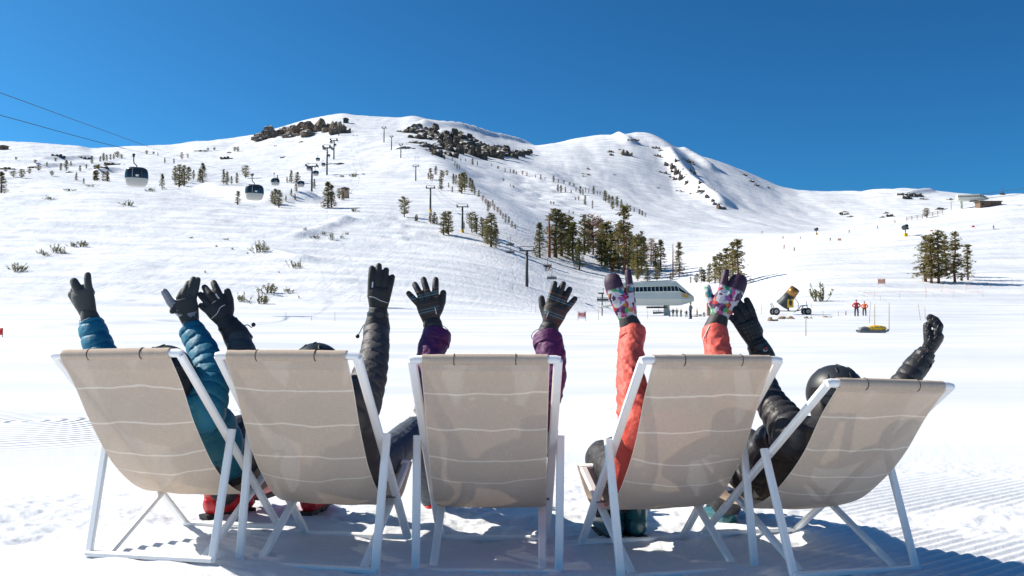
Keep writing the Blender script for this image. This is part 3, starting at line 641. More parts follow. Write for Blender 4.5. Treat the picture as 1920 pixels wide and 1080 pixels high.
def cord(o, p0, pts, m='black_plastic', r=.0022, ball=None):
    g = MB(); g.tube(catmull([Vector(p0)] + [Vector(p) for p in pts], 6), r, 6)
    if ball: g.ball(pts[-1], ball, 10, 8)
    g.build('pull_cord', M[m], o, True)
def reach(S, px, py, L):
    """wrist on the sight line through a photo point, an arm's length from the shoulder, ahead of it"""
    best = None
    for k in range(200):
        Y = S.y - .05 + k * .004; w = at(px, py, Y); d = (w - S).length
        if d >= L: return w
        best = w
    return best
LAMB = Vector((0, 0, 1))
def person(i, label, jm, tm, boots, head, hipz, shz, shw, arms, legs, lam=0, wr=0, seed=0, helmet=True, sr=(.054, .062, .068, .078)):
    """arms: (wrist px, elbow bend world vector, reach) for left and right; legs: (knee, ankle) world"""
    x, y, a, tz, ty, fr, yn, z0, ro = CH[i]
    root = empty('person', loc(i, 0, -.15, .2), 0, label, 'person', None); bpy.context.view_layer.update()
    L = lambda p: loc(i, *p)
    fwd = (L((0, 1, 0)) - L((0, 0, 0))); g = MB(); org = root.location
    hip = (0, -.16, hipz); sh = head[0] - .02, head[1] - .165          # y, z of the shoulder line
    g.cur = 0
    sp = [L((0, hip[1] + .02, hip[2] - .03)), L((0, hip[1] - .02, hip[2] + .03)), L((0, (hip[1] + sh[0]) / 2 + .075, (hip[2] + sh[1]) / 2 + .065)), L((0, sh[0] + .03, sh[1] - .04)), L((0, sh[0] + .005, sh[1] + .045)), L((0, sh[0] + .01, sh[1] + .085))]
    C = catmull(sp, 12); n = len(C); secs = []
    for k in range(n):
        f = k / (n - 1); w = float(np.interp(f, [0, .15, .4, .65, .82, .92, 1], [.15, .185, .18, .20, .185, .10, .06])) * shw; dp = float(np.interp(f, [0, .15, .4, .65, .85, 1], [.085, .10, .095, .105, .10, .06]))
        q = 1
        if lam: q = .94 + .085 * abs(math.sin(math.pi * f * .58 / (lam * 1.1))) ** .6
        secs.append([(w * q * math.cos(b), dp * q * math.sin(b)) for b in np.linspace(0, 2 * math.pi, 28, endpoint=False)])
    g.sweep(C, secs, True, up=fwd)
    wrists = []
    for s, (wp, bend, Lr) in zip((-1, 1), arms):
        S = L((s * .165 * shw, sh[0] + .03, sh[1] - .01)); Wr = reach(S, wp[0], wp[1], Lr)
        E = S.lerp(Wr, .52) + Vector(bend); wrists.append((S, E, Wr))
        g.cur = 0; limb(g, [L((s * .10, sh[0] + .02, sh[1] - .02)), S, S.lerp(E, .5) + Vector(bend) * .25, E, E.lerp(Wr, .5) + Vector(bend) * .2, Wr], [sr[3] * 1.05, sr[3] * 1.1, sr[3], sr[2], sr[1], sr[0]], lam, .15, wr, seed + s, k=28, step=.004)
    g.cur = 1
    for s, (K, A) in zip((-1, 1), legs):
        H = L((s * .095, -.15, hipz - .005)); limb(g, [H, H.lerp(K, .5), K, K.lerp(A, .5), A], [.098, .095, .080, .076, .078], 0, 0, .05, seed + 7 + s)
    limb(g, [L((-.10, -.15, hipz - .01)), L((0, -.15, hipz - .01)), L((.10, -.15, hipz - .01))], [.10, .115, .10], 0, 0, 0)
    g.cur = 2
    hc = L((0, head[0], head[1])); g.capsule(L((0, sh[0] + .005, sh[1] + .03)), hc, .056, .06)
    g.ball(hc, (.076, .092, .105), 20, 14); fw = fwd.normalized(); g.ball(hc + fw * .030 + Vector((0, 0, -.062)), (.058, .062, .055), 14, 10)
    g.capsule(hc + fw * .088 + Vector((0, 0, .0)), hc + fw * .104 + Vector((0, 0, -.028)), .009, .014); g.capsule(hc + fw * .086 + Vector((-.022, 0, -.065)), hc + fw * .086 + Vector((.022, 0, -.065)), .009, .009)
    me = remesh(g, .0052, 0 if lam else 1); assign(me, g, [M[jm], M[tm], M['skin']])
    if wr:
        for (S, E, Wr) in wrists:
            c = MB(); d = (Wr - E).normalized(); limb(c, [Wr - d * .045 - org, Wr - d * .01 - org, Wr + d * .012 - org], [sr[0] * 1.03, sr[0] * 1.10, sr[0] * 1.04], 0, 0, .07, seed, 1, 24, .005); cf = c.build('sleeve_cuff', M[jm], root, True)
    o = link('body', me, root); o.matrix_parent_inverse = root.matrix_world.inverted()
    if helmet: make_helmet(root, hc + Vector((0, 0, .004)) - fw * .008, fw * .95 + LAMB * -.15, LAMB)
    for s, (K, A), (bc, td, sd) in zip((-1, 1), legs, boots):
        if bc: make_boot(root, A, td, sd, bc)
    return root, wrists
F4 = lambda sp, cu, ln=1.0, w=.0138, off=0: [(-.034 + off, .088, sp[0], .070 * ln, w * .92, *cu[0]), (-.0115 + off, .096, sp[1], .086 * ln, w, *cu[1]), (.0115 + off, .098, sp[2], .092 * ln, w * 1.02, *cu[2]), (.034 + off, .094, sp[3], .084 * ln, w * 1.02, *cu[3])]
BACK = Vector((0, -1, .15))
DN = Vector((0, 0, 1))

# --- teal jacket, left end
fw0 = loc(0, 0, 1, 0) - loc(0, 0, 0, 0)
p, w = person(0, 'person in teal puffer jacket with raised grey gloves, at the left end', 'teal_down', 'black_trouser',
    [('boot_red', fw0, DN), ('boot_red', fw0 + Vector((.5, 0, 0)), DN)], (-.475, .75), .325, .66, 1.0,
    [((170, 606), (-.02, 0, 0), .50), ((358, 618), (.05, .01, 0), .50)],
    [(loc(0, -.14, .32, .42), loc(0, -.16, .42, .15)), (at(476, 852, 4.58), at(410, 926, 4.62))], .062, 0, 1)
gm = [M['glove_grey']] * 4
def clip_loop(o, s, nn, d):
    g = MB(); n = 14; g.tube([(-.052 + .006 * math.cos(2 * math.pi * i / n), .0, -.022 + .016 * math.sin(2 * math.pi * i / n)) for i in range(n + 1)], .0014, 5); g.build('clip', M['grey_steel'], o)
make_glove('glove', p, w[0][2] + Vector((-.008, .0, .035)), at(143, 520, w[0][2].y), BACK + Vector((-.25, 0, 0)), 1, gm,
    [(-.036, .074, -20, .066, .0175, 18, 62, 60), (-.020, .082, -14, .072, .0180, 14, 66, 60), (.000, .080, -14, .066, .0190, -6, 10, 8), (.014, .084, -2, .062, .0175, 30, 80, 50), (.033, .084, 7, .068, .0150, 4, 8, 8)], None, (.036, .040, .05), False, extra=clip_loop)
make_glove('glove', p, w[1][2] + Vector((.0, .0, .028)), at(338, 535, w[1][2].y), Vector((.45, -.9, .1)), -1, [M['glove_grey'], M['glove_grey'], M['glove_pad'], M['glove_grey']],
    F4((40, 36, 32, 28), ((8, 12, 10), (6, 10, 8), (4, 8, 8), (2, 8, 6)), .95), (.028, .060, 30, .092, .0170, -8), (.036, .041, .05), False)

# --- charcoal jacket, second chair
fw1 = loc(1, 0, 1, 0) - loc(1, 0, 0, 0)
p, w = person(1, 'person in charcoal puffer jacket and black helmet with black gauntlet gloves raised', 'charcoal_down', 'grey_trouser',
    [('boot_red', fw1, DN), ('boot_red', Vector((.2, 1, 0)), DN)], (-.46, .80), .33, .68, 1.0,
    [((445, 634), (-.02, 0, -.03), .50), ((706, 618), (.02, .01, 0), .52)],
    [(loc(1, -.12, .30, .43), at(585, 921, 4.78)), (at(788, 808, 4.82), at(815, 935, 5.05))], .066, 0, 2)
def p2x(o, s, nn, d, sg):
    cord(o, (sg * .046, 0, -.045), [(sg * .07, .0, -.055), (sg * .078, .004, -.075), (sg * .092, .006, -.070)] if sg > 0 else [(sg * .062, 0, -.06), (sg * .075, 0, -.09), (sg * .085, 0, -.112)], ball=.010)
    g = MB(); g.tube(catmull([(-.045, .022, .074), (-.02, .0275, .072), (.008, .028, .060), (.042, .022, .052)] if sg < 0 else [(-.043, .022, .058), (-.01, .028, .062), (.016, .0275, .076), (.040, .022, .076)], 6), .0018, 6); g.build('piping', M['piping'], o)
    g = MB(); g.box((.034 * sg, .0135, .125), (.006, .004, .036)); g.build('print', M['piping'], o)
gm = [M['glove_black']] * 4
make_glove('glove', p, w[0][2] + Vector((-.045, 0, .065)), at(383, 545, w[0][2].y), BACK + Vector((.12, 0, 0)), 1, gm,
    F4((-16, -10, -4, 8), ((34, 22, 15), (18, 18, 14), (12, 16, 14), (8, 12, 10)), .98, .0150), (.036, .045, 34, .075, .0165, 6), (.046, .054, .105), extra=lambda *a: p2x(*a, 1))
make_glove('glove', p, w[1][2] + Vector((.006, 0, .075)), at(713, 530, w[1][2].y), BACK + Vector((.1, 0, 0)), -1, gm,
    [(-.034, .094, -3, .084, .0150, 4, 6, 6), (-.0115, .098, 0, .092, .0152, 4, 6, 6), (.0115, .092, 5, .084, .0150, 6, 8, 6), (.034, .082, 9, .070, .0142, 8, 8, 8)], (.020, .045, 8, .06, .016, 55), (.046, .055, .105), extra=lambda *a: p2x(*a, -1))

# --- purple jacket, middle
p, w = person(2, 'person in purple shell jacket with raised striped gloves, in the middle chair', 'purple_shell', 'grey_trouser',
    [('boot_grey', Vector((-.12, .2, 1)), Vector((0, -1, .28))), ('boot_grey', Vector((.12, .2, 1)), Vector((0, -1, .28)))], (-.455, .775), .33, .66, 1.12,
    [((818, 630), (-.055, .02, 0), .47), ((1026, 636), (.055, .02, 0), .47)],
    [(loc(2, -.17, .35, .47), at(795, 802, 5.15)), (loc(2, .17, .35, .45), at(1022, 822, 5.15))], 0, .17, 3, sr=(.064, .060, .058, .066))
def p3x(o, s, nn, d, sg):
    cord(o, (sg * .046, 0, -.02), [(sg * .062, .0, -.04), (sg * .066, .004, -.06), (sg * .055, .006, -.075)], r=.0018)
    g = MB(); g.box((sg * .030, .0245, .055), (.004, .004, .030)); g.build('print', M['piping'], o)
gm = [M['glove_striped'], M['glove_striped'], M['glove_black'], M['glove_black']]
make_glove('glove', p, w[0][2] + Vector((-.018, -.0, .055)), at(803, 575, w[0][2].y), BACK, 1, gm,
    F4((-30, -16, -4, 14), ((10, 14, 10), (8, 12, 10), (8, 10, 8), (6, 10, 8)), .95, .0142), (.036, .050, 36, .070, .0160, 8), (.040, .040, .035), extra=lambda *a: p3x(*a, 1))
make_glove('glove', p, w[1][2] + Vector((.010, -.0, .050)), at(1043, 580, w[1][2].y), BACK, -1, gm,
    [(-.034, .094, -5, .084, .0142, 6, 8, 8), (-.0115, .098, 2, .090, .0145, 6, 8, 8), (.0115, .094, 8, .084, .0142, 8, 10, 8), (.034, .084, 19, .070, .0136, 10, 12, 10)], (.036, .052, 42, .062, .0155, 10), (.040, .042, .035), extra=lambda *a: p3x(*a, -1))

# --- coral jacket, fourth chair
fw3 = loc(3, 0, 1, 0) - loc(3, 0, 0, 0)
p, w = person(3, 'person in coral shell jacket with raised colourful floral mittens', 'coral_shell', 'black_trouser',
    [('boot_teal', fw3, DN), ('boot_teal', fw3, DN)], (-.465, .74), .325, .64, 1.02,
    [((1186, 622), (-.02, .0, 0), .50), ((1340, 622), (.03, .01, 0), .50)],
    [(at(1128, 858, 4.40), at(1148, 965, 4.36)), (loc(3, .0, .24, .38), at(1189, 962, 4.34))], 0, .17, 4, sr=(.054, .056, .058, .068))
gm = [M['glove_floral'], M['glove_floral'], M['glove_floral'], M['glove_black']]
def p4x(o, s, nn, d, sg): cord(o, (sg * .03, .03, -.03), [(sg * .034, .046, -.05), (sg * .038, .05, -.09), (sg * .036, .052, -.12)], 'piping', .0026)
make_glove('glove', p, w[0][2] + Vector((-.016, 0, .045)), at(1163, 545, w[0][2].y), Vector((-.35, -1, .1)), 1, gm, [(.034, .092, 7, .090, .0152, 4, 6, 8)], (.02, .03, 10, .05, .015, 60), (.042, .046, .065), False, 'mitten', 1.02, extra=lambda *a: p4x(*a, 1))
make_glove('glove', p, w[1][2] + Vector((.016, 0, .052)), at(1368, 545, w[1][2].y), BACK, -1, gm, [(-.026, .094, -6, .088, .0150, 4, 6, 8)], (.036, .050, 46, .066, .0155, 6), (.042, .046, .065), False, 'mitten', 1.05, extra=lambda *a: p4x(*a, -1))

# --- black jacket, right end
fw4 = loc(4, 0, 1, 0) - loc(4, 0, 0, 0)
p, w = person(4, 'person in black puffer jacket and large black helmet, arms spread, at the right end', 'black_down', 'black_trouser',
    [('boot_teal', Vector((-.3, 1, 0)), DN), ('boot_teal', fw4, DN)], (-.565, .695), .30, .56, 1.0,
    [((1424, 676), (-.03, .0, -.02), .47), ((1720, 684), (-.01, .0, -.02), .43)],
    [(at(1400, 872, 4.45), at(1358, 950, 4.62)), (loc(4, .12, .30, .40), loc(4, .13, .45, .15))], .046, 0, 5, sr=(.048, .052, .058, .075))
def p5x(o, s, nn, d, sg):
    g = MB(); g.box((sg * .006, .046, -.028), (.040, .004, .022)); q = g.build('badge', M['black_plastic'], o)
    g = MB(); g.ball((sg * .006 + .004, .049, -.024), (.006, .0015, .006), 8, 6); g.build('badge_mark', M['boot_red'], q)
    g = MB(); g.tube(catmull([(sg * .006 - .008, .049, -.022), (sg * .006 - .009, .049, -.033), (sg * .006 + .006, .049, -.034)], 5), .002, 6); g.build('badge_mark', M['piping'], q)
    g = MB(); g.ball((.034 * sg, .0, .105), (.006, .010, .022), 8, 6); g.build('trim', M['teal_trim'], o)
gm = [M['glove_quilt']] * 4
make_glove('glove', p, w[0][2] + Vector((-.010, 0, .070)), at(1398, 600, w[0][2].y), BACK + Vector((.15, 0, 0)), 1, gm,
    F4((-4, -2, 3, 10), ((22, 16, 12), (10, 14, 10), (8, 12, 10), (6, 10, 8)), .96, .0148), (.034, .045, 14, .070, .0160, 25), (.044, .050, .075), True, extra=lambda *a: p5x(*a, 1))
make_glove('glove', p, w[1][2] + Vector((.030, 0, .038)), at(1772, 612, w[1][2].y), Vector((.85, -.35, -.2)), -1, gm,
    F4((0, 0, 2, 4), ((36, 36, 30), (32, 36, 30), (28, 34, 28), (24, 30, 25)), .90, .0152), (.030, .045, 10, .066, .0165, 58), (.044, .050, .075), True, extra=lambda *a: p5x(*a, -1))
# ------------------------------------------------------------------ trees
def leaf_mat(name, c, var=.35):
    m = mat(name, c, .75, 0, 0, 10, .2, var, 1.7); n, l = m.node_tree.nodes, m.node_tree.links
    b = n['Principled BSDF']; tr = n.new('ShaderNodeBsdfTranslucent'); tr.inputs['Color'].default_value = (*[q * 1.3 for q in c], 1)
    ms = n.new('ShaderNodeMixShader'); ms.inputs[0].default_value = .35; l.new(b.outputs[0], ms.inputs[1]); l.new(tr.outputs[0], ms.inputs[2]); l.new(ms.outputs[0], n['Material Output'].inputs['Surface']); return m
M['needle'] = leaf_mat('olive_needles', (.195, .17, .065)); M['needle_dark'] = leaf_mat('dark_needles', (.155, .14, .058)); M['needle_green'] = leaf_mat('green_needles', (.165, .16, .058)); M['needle_dead'] = leaf_mat('dead_twigs', (.30, .185, .135)); M['needle_rust'] = leaf_mat('rust_needles', (.27, .13, .05))
M['bark'] = mat('bark', (.10, .065, .045), .9, 0, .8, 20, .2, .3, 6); M['bark_red'] = mat('red_bark', (.22, .085, .05), .9, 0, .8, 20, .2, .3, 6); M['twig'] = mat('twig', (.09, .07, .045), .9)
def crown(kind, seed, n_branch, per, size):
    """needle sprays (small quads) for a tree one unit high; returns verts, faces, branch segments"""
    r = np.random.default_rng(seed); V = []; Fc = []; seg = []
    for b in range(n_branch):
        f = r.random()
        if kind == 'fir':
            h = .06 + .92 * f ** .85; Lb = .20 * (1 - h) ** .75 * r.uniform(.6, 1.15) + .012; droop = -.15 + .35 * h
        elif kind == 'sparse':
            h = .14 + .84 * f; lay = math.sin(h * 46 + seed) * .5 + .5; Lb = (.155 * (1 - h) ** .5 + .012) * r.uniform(.45, 1.25) * (.45 + .8 * lay); droop = -.12
        elif kind == 'round':
            h = .12 + .84 * f; q = (h - .12) / .86; Lb = .27 * math.sqrt(max(.02, 1 - (2 * q ** .8 - 1) ** 2)) * r.uniform(.5, 1.12); droop = .45
        elif kind == 'column':
            h = .08 + .90 * f; Lb = .115 * (1 - h ** 3) ** .6 * r.uniform(.5, 1.25) + .01; droop = .3
        elif kind == 'dead':
            h = .15 + .82 * f; q = (h - .15) / .85; Lb = .23 * math.sqrt(max(.02, 1 - (2 * q ** .9 - 1) ** 2)) * r.uniform(.6, 1.2); droop = .35
        az = r.uniform(0, 2 * math.pi); o = np.array([0, 0, h - Lb * max(droop, 0) * .4]); d = np.array([math.cos(az), math.sin(az), droop + r.normal(0, .12)])
        seg.append((o, o + d * Lb))
        for k in range(per):
            u = 1 - r.random() ** 1.5 * .75; c = o + d * Lb * u + r.normal(0, 1, 3) * np.array([.018, .018, .012]); c[2] -= (.10 * Lb * u if kind in ('fir', 'sparse') else 0)
            s = size * r.uniform(.6, 1.3); a = d * s * r.uniform(.8, 1.3) / np.linalg.norm(d) + r.normal(0, .3, 3) * s; w = np.cross(a, r.normal(0, 1, 3)); w = w / (np.linalg.norm(w) + 1e-9) * s * .42
            i = len(V); V += [c - a * .5, c + w * .6, c + a * .6, c - w * .6]; Fc.append((i, i + 1, i + 2, i + 3))
    return V, Fc, seg
TREES = {}
def tree_proto(key, kind, seed, nb, per, size, leaf, bark='bark', trunk_r=.020, twigs=30, clump=1):
    cv = MB(); tk = MB()
    rr = np.random.default_rng(seed + 99)
    stems = [(0, 0, 1.0)] if clump == 1 else [(rr.uniform(-.11, .11), rr.uniform(-.11, .11), rr.uniform(.65, 1.0)) for _ in range(clump)]
    for q, (sx, sy, sh) in enumerate(stems):
        V, Fc, seg = crown(kind, seed + 13 * q, nb // len(stems), per, size / (sh if sh else 1)); V = [(v[0] * sh + sx, v[1] * sh + sy, v[2] * sh) for v in V]; cv.add(V, Fc)
        lean = rr.normal(0, .012, 2)
        tk.tube([(sx, sy, -.05), (sx + lean[0], sy + lean[1], .35 * sh), (sx - lean[0], sy, .7 * sh), (sx, sy, .985 * sh)], [trunk_r * 1.25, trunk_r * .9, trunk_r * .5, .003], 7)
        for o, e in seg[:twigs]: tk.tube([Vector(o) * sh + Vector((sx, sy, 0)), Vector(e) * sh + Vector((sx, sy, 0))], [.006 * sh, .002], 4)
    a = tk.mesh('trunk', True); a.materials.append(M[bark]); c = cv.mesh('crown'); c.materials.append(M[leaf]); TREES.setdefault(key, []).append((a, c))
for k in range(4):
    tree_proto('fir', 'fir', 10 + k, 140, 11, .040, 'needle_dark'); tree_proto('firg', 'fir', 30 + k, 140, 11, .040, 'needle_green')
    tree_proto('sparse', 'sparse', 50 + k, 135, 12, .034, 'needle', 'bark_red', .017, 60); tree_proto('round', 'round', 70 + k, 120, 12, .048, 'needle')
    tree_proto('pine', 'column', 90 + k, 140, 11, .036, 'needle_dark'); tree_proto('pineo', 'column', 110 + k, 140, 11, .038, 'needle')
    tree_proto('clump', 'column', 130 + k, 160, 11, .05, 'needle', clump=3, trunk_r=.014, twigs=8)
for k in range(3):
    tree_proto('dead', 'dead', 150 + k, 130, 9, .034, 'needle_dead', 'bark_red', .018, 110); tree_proto('rust', 'fir', 170 + k, 110, 10, .045, 'needle_rust', 'bark_red')
def snag(seed):
    r = np.random.default_rng(seed); tk = MB(); tk.tube([(0, 0, -.05), (.006, 0, .4), (-.004, 0, .8), (0, 0, 1)], [.032, .027, .018, .006], 8)
    c = MB()
    for i in range(16): h = r.uniform(.25, .97); az = r.uniform(0, 6.28); L = r.uniform(.02, .07); c.tube([(0, 0, h), (L * math.cos(az), L * math.sin(az), h + .01)], [.006, .002], 4)
    a = tk.mesh('trunk', True); a.materials.append(M['bark_red']); b = c.mesh('branch_stubs'); b.materials.append(M['bark_red']); TREES.setdefault('snag', []).append((a, b))
snag(1); snag(2)
ORD = ['first', 'second', 'third', 'fourth', 'fifth', 'sixth', 'seventh', 'eighth', 'ninth', 'tenth', 'eleventh', 'twelfth', 'thirteenth', 'fourteenth', 'fifteenth', 'sixteenth', 'seventeenth', 'eighteenth', 'nineteenth', 'twentieth']
def ordw(n):
    if n < 20: return ORD[n]
    t = ['twenty', 'thirty', 'forty', 'fifty', 'sixty'][(n + 1) // 10 - 2]; u = (n + 1) % 10
    return t + '-' + ORD[u - 1] if u else {'twenty': 'twentieth', 'thirty': 'thirtieth', 'forty': 'fortieth', 'fifty': 'fiftieth', 'sixty': 'sixtieth'}[t]
NAME = {'fir': ('fir_tree', 'dark fir'), 'firg': ('fir_tree', 'green fir'), 'sparse': ('pine_tree', 'tall open-branched pine'), 'round': ('pine_tree', 'rounded olive pine'), 'pine': ('pine_tree', 'narrow dark pine'), 'pineo': ('pine_tree', 'narrow olive pine'), 'clump': ('pine_tree', 'several-stemmed pine'), 'dead': ('dead_tree', 'pinkish dead tree'), 'rust': ('dead_tree', 'rust-brown dying tree'), 'snag': ('dead_tree', 'bare reddish tree trunk')}
def grove(items, where, group, dmin=20, dmax=1305):
    """items: (x, base row, height in photo pixels, kind[, width factor])"""
    items = sorted(items, key=lambda q: q[0]); cnt = {}; tot = {}
    for it in items: tot[it[3]] = tot.get(it[3], 0) + 1
    for it in items:
        x, by, h, kd = it[:4]; wf = it[4] if len(it) > 4 else 1
        p = hit(x, by, dmin, dmax); H = h / F_PX * p.y * 1.04; nm, ds = NAME[kd]; k = cnt.get(kd, 0); cnt[kd] = k + 1
        lab = (ordw(k) + ' ' + ds + ' from the left ' if tot[kd] > 1 else 'the only ' + ds + ' ') + where
        a, c = random.choice(TREES[kd]); o = empty(nm, p - Vector((0, 0, .01 * H)), random.uniform(0, 6.28), lab, 'tree', group); w = H * random.uniform(1.0, 1.25) * wf; o.scale = (w, w, H)
        link('trunk', a, o); link('branch_stubs' if kd == 'snag' else 'crown', c, o)
grove([(1012, 483, 65, 'fir'), (1030, 483, 79, 'snag'), (1042, 483, 90, 'pine', 1.5), (1053, 481, 80, 'pine', 1.4), (1066, 480, 76, 'pineo', 1.3), (1075, 491, 74, 'firg', 1.2), (1086, 506, 56, 'firg'), (1096, 478, 74, 'pine', 1.3), (1112, 478, 76, 'dead'), (1104, 476, 60, 'pine'), (1126, 478, 66, 'pine', 1.2),
       (1128, 497, 58, 'round'), (1137, 499, 83, 'pineo', 1.6), (1147, 508, 70, 'firg', 1.3), (1149, 510, 35, 'rust'), (1160, 505, 78, 'pine', 1.4), (1170, 513, 128, 'sparse', 1.05), (1179, 508, 74, 'pine', 1.3), (1187, 505, 60, 'pineo'), (1195, 520, 81, 'pineo', 1.3), (1203, 503, 68, 'pine'), (1207, 499, 55, 'fir'), (1221, 497, 50, 'dead'), (1229, 503, 46, 'pine'), (1214, 527, 30, 'firg'), (1232, 527, 28, 'round'), (1239, 508, 58, 'fir', 1.1), (1196, 527, 26, 'round'), (1262, 520, 62, 'snag', .6), (1273, 520, 66, 'sparse')],
      'in the grove behind the lift terminal', 'trees in the grove behind the lift terminal', 175)
grove([(1383, 536, 88, 'sparse', 1.2), (1374, 534, 80, 'sparse', 1.1), (1362, 536, 70, 'sparse', 1.3), (1350, 531, 58, 'pineo', 1.2), (1341, 531, 51, 'sparse', 1.1), (1318, 529, 30, 'clump'), (1330, 531, 37, 'pineo'), (1306, 531, 18, 'round'), (1295, 531, 12, 'pine'), (1259, 524, 14, 'clump')],
      'in the stand right of the lift terminal', 'trees right of the lift terminal', 150)
grove([(1736, 528, 86, 'sparse', 1.35), (1746, 531, 90, 'sparse', 1.2), (1760, 531, 98, 'sparse', 1.3), (1773, 518, 76, 'sparse', 1.2), (1791, 530, 95, 'sparse', 1.25), (1815, 525, 66, 'sparse', 1.3), (1803, 527, 17, 'clump')], 'in the stand on the open right slope', 'trees on the open slope at right', 100)
grove([(1737, 409, 19, 'round', 1.3)], 'beside the snow fence high on the right slope', 'trees on the open slope at right', 100, 330)
grove([(615, 389, 48, 'fir', 1.2), (622, 389, 42, 'fir'), (636, 374, 21, 'round'), (643, 376, 17, 'fir')], 'beside the tall brown hut', 'trees beside the hut', 100, 600)
grove([(2, 362, 40, 'fir', 1.3), (25, 332, 12, 'round', 1.8), (41, 334, 17, 'round', 1.4), (72, 320, 11, 'round', 1.6), (124, 320, 20, 'pine', 1.2), (114, 320, 14, 'pine', 1.3), (143, 339, 16, 'fir'), (157, 345, 11, 'fir'), (180, 339, 24, 'clump', 1.5), (197, 340, 20, 'clump', 1.5), (172, 307, 15, 'pine', 1.3), (194, 302, 15, 'pine', 1.5), (200, 302, 12, 'pine', 1.5), (207, 300, 11, 'pine', 1.5), (220, 296, 12, 'round', 1.5), (275, 290, 8, 'round', 1.5), (288, 290, 6, 'round', 1.5), (341, 300, 15, 'dead'), (352, 297, 9, 'dead'), (309, 307, 11, 'pine'), (326, 307, 10, 'pine'), (10, 322, 9, 'round', 1.6), (55, 326, 10, 'round', 1.6), (88, 312, 8, 'pine', 1.4), (97, 330, 10, 'round', 1.5), (133, 312, 10, 'pine', 1.3), (150, 322, 12, 'pine', 1.3), (162, 316, 9, 'pine', 1.3), (184, 318, 10, 'round', 1.5), (188, 303, 10, 'pine', 1.4), (213, 299, 10, 'pine', 1.4), (228, 297, 8, 'round', 1.4), (30, 300, 6, 'round', 1.5), (66, 306, 7, 'round', 1.5), (104, 303, 7, 'round', 1.5), (296, 292, 6, 'pine', 1.4), (390, 283, 6, 'round', 1.5), (402, 282, 6, 'round', 1.5), (440, 284, 9, 'round', 1.4), (446, 284, 9, 'round', 1.4)],
      'on the slope around the large gondola cabin', 'small trees on the left skyline')
grove([(304, 355, 29, 'fir', 1.1), (328, 340, 28, 'pine', 1.3), (336, 351, 42, 'pine', 1.3), (345, 349, 39, 'pine', 1.2), (354, 339, 26, 'pine', 1.5), (363, 337, 18, 'pine'), (375, 342, 26, 'fir', 1.2), (380, 342, 36, 'fir', 1.2), (419, 345, 28, 'fir', .9), (426, 347, 25, 'pine'), (434, 345, 15, 'pine'), (444, 344, 20, 'pineo'), (461, 334, 24, 'round', 1.3), (446, 384, 26, 'pine', 1.3)], 'on the shoulder right of the large gondola cabin', 'trees on the left shoulder', 60, 700)
grove([(520, 339, 11, 'fir'), (546, 343, 24, 'fir', 1.1), (538, 343, 12, 'fir'), (557, 343, 21, 'pineo', 1.5), (589, 354, 18, 'fir', 1.2), (516, 385, 31, 'pine', 1.4), (523, 389, 33, 'pine', 1.4), (510, 381, 22, 'pine', 1.3), (546, 367, 13, 'fir'), (555, 359, 15, 'pine', 1.3), (553, 375, 12, 'fir'), (536, 378, 11, 'fir')], 'around the small gondola cabins below the first tower', 'trees below the first gondola tower', 60, 700)
grove([(758, 407, 38, 'round', 1.15), (781, 415, 16, 'clump', 1.3), (806, 416, 16, 'pine'), (811, 419, 22, 'clump', 1.2), (819, 421, 15, 'pine'), (832, 441, 44, 'pineo', 1.3), (841, 440, 44, 'pineo', 1.3), (870, 430, 14, 'pine'), (885, 436, 38, 'round', 1.1), (893, 438, 30, 'pineo', 1.3), (904, 446, 38, 'pineo', 1.2), (913, 455, 44, 'pine', 1.2), (921, 463, 64, 'pineo', 1.2), (930, 465, 43, 'firg', 1.1)], 'in the row above the groomed run', 'trees above the groomed run', 60, 600)
grove([(807, 337, 22, 'pine', 1.2), (817, 328, 17, 'pine', 1.3), (803, 336, 12, 'pine'), (811, 338, 12, 'dead'), (827, 357, 37, 'pine', .9), (831, 333, 13, 'round'), (838, 330, 11, 'round'), (850, 346, 20, 'pine'), (855, 346, 18, 'pine'), (866, 363, 40, 'pineo', 1.2), (871, 355, 32, 'pine', 1.2), (862, 350, 24, 'pine', 1.2), (875, 346, 17, 'pine'), (881, 353, 20, 'pine', 1.2), (885, 361, 24, 'pine', 1.2), (848, 361, 12, 'pineo'), (841, 352, 10, 'pineo'), (890, 365, 15, 'pine'), (898, 370, 14, 'fir'), (905, 378, 12, 'dead'), (911, 384, 12, 'dead'), (915, 398, 22, 'pine'), (924, 387, 12, 'pine'), (919, 392, 14, 'dead'), (927, 396, 13, 'dead'), (933, 400, 12, 'dead'), (938, 405, 12, 'dead'), (943, 412, 12, 'dead'), (948, 419, 17, 'pine'), (954, 420, 14, 'pine'), (960, 427, 13, 'fir'), (966, 430, 9, 'round'), (811, 292, 13, 'pine'), (833, 300, 9, 'pine'), (848, 303, 7, 'pine'), (857, 318, 11, 'pine'), (861, 318, 9, 'pine'), (853, 312, 9, 'pine')],
      'along the spur below the dark cliff', 'trees along the spur')
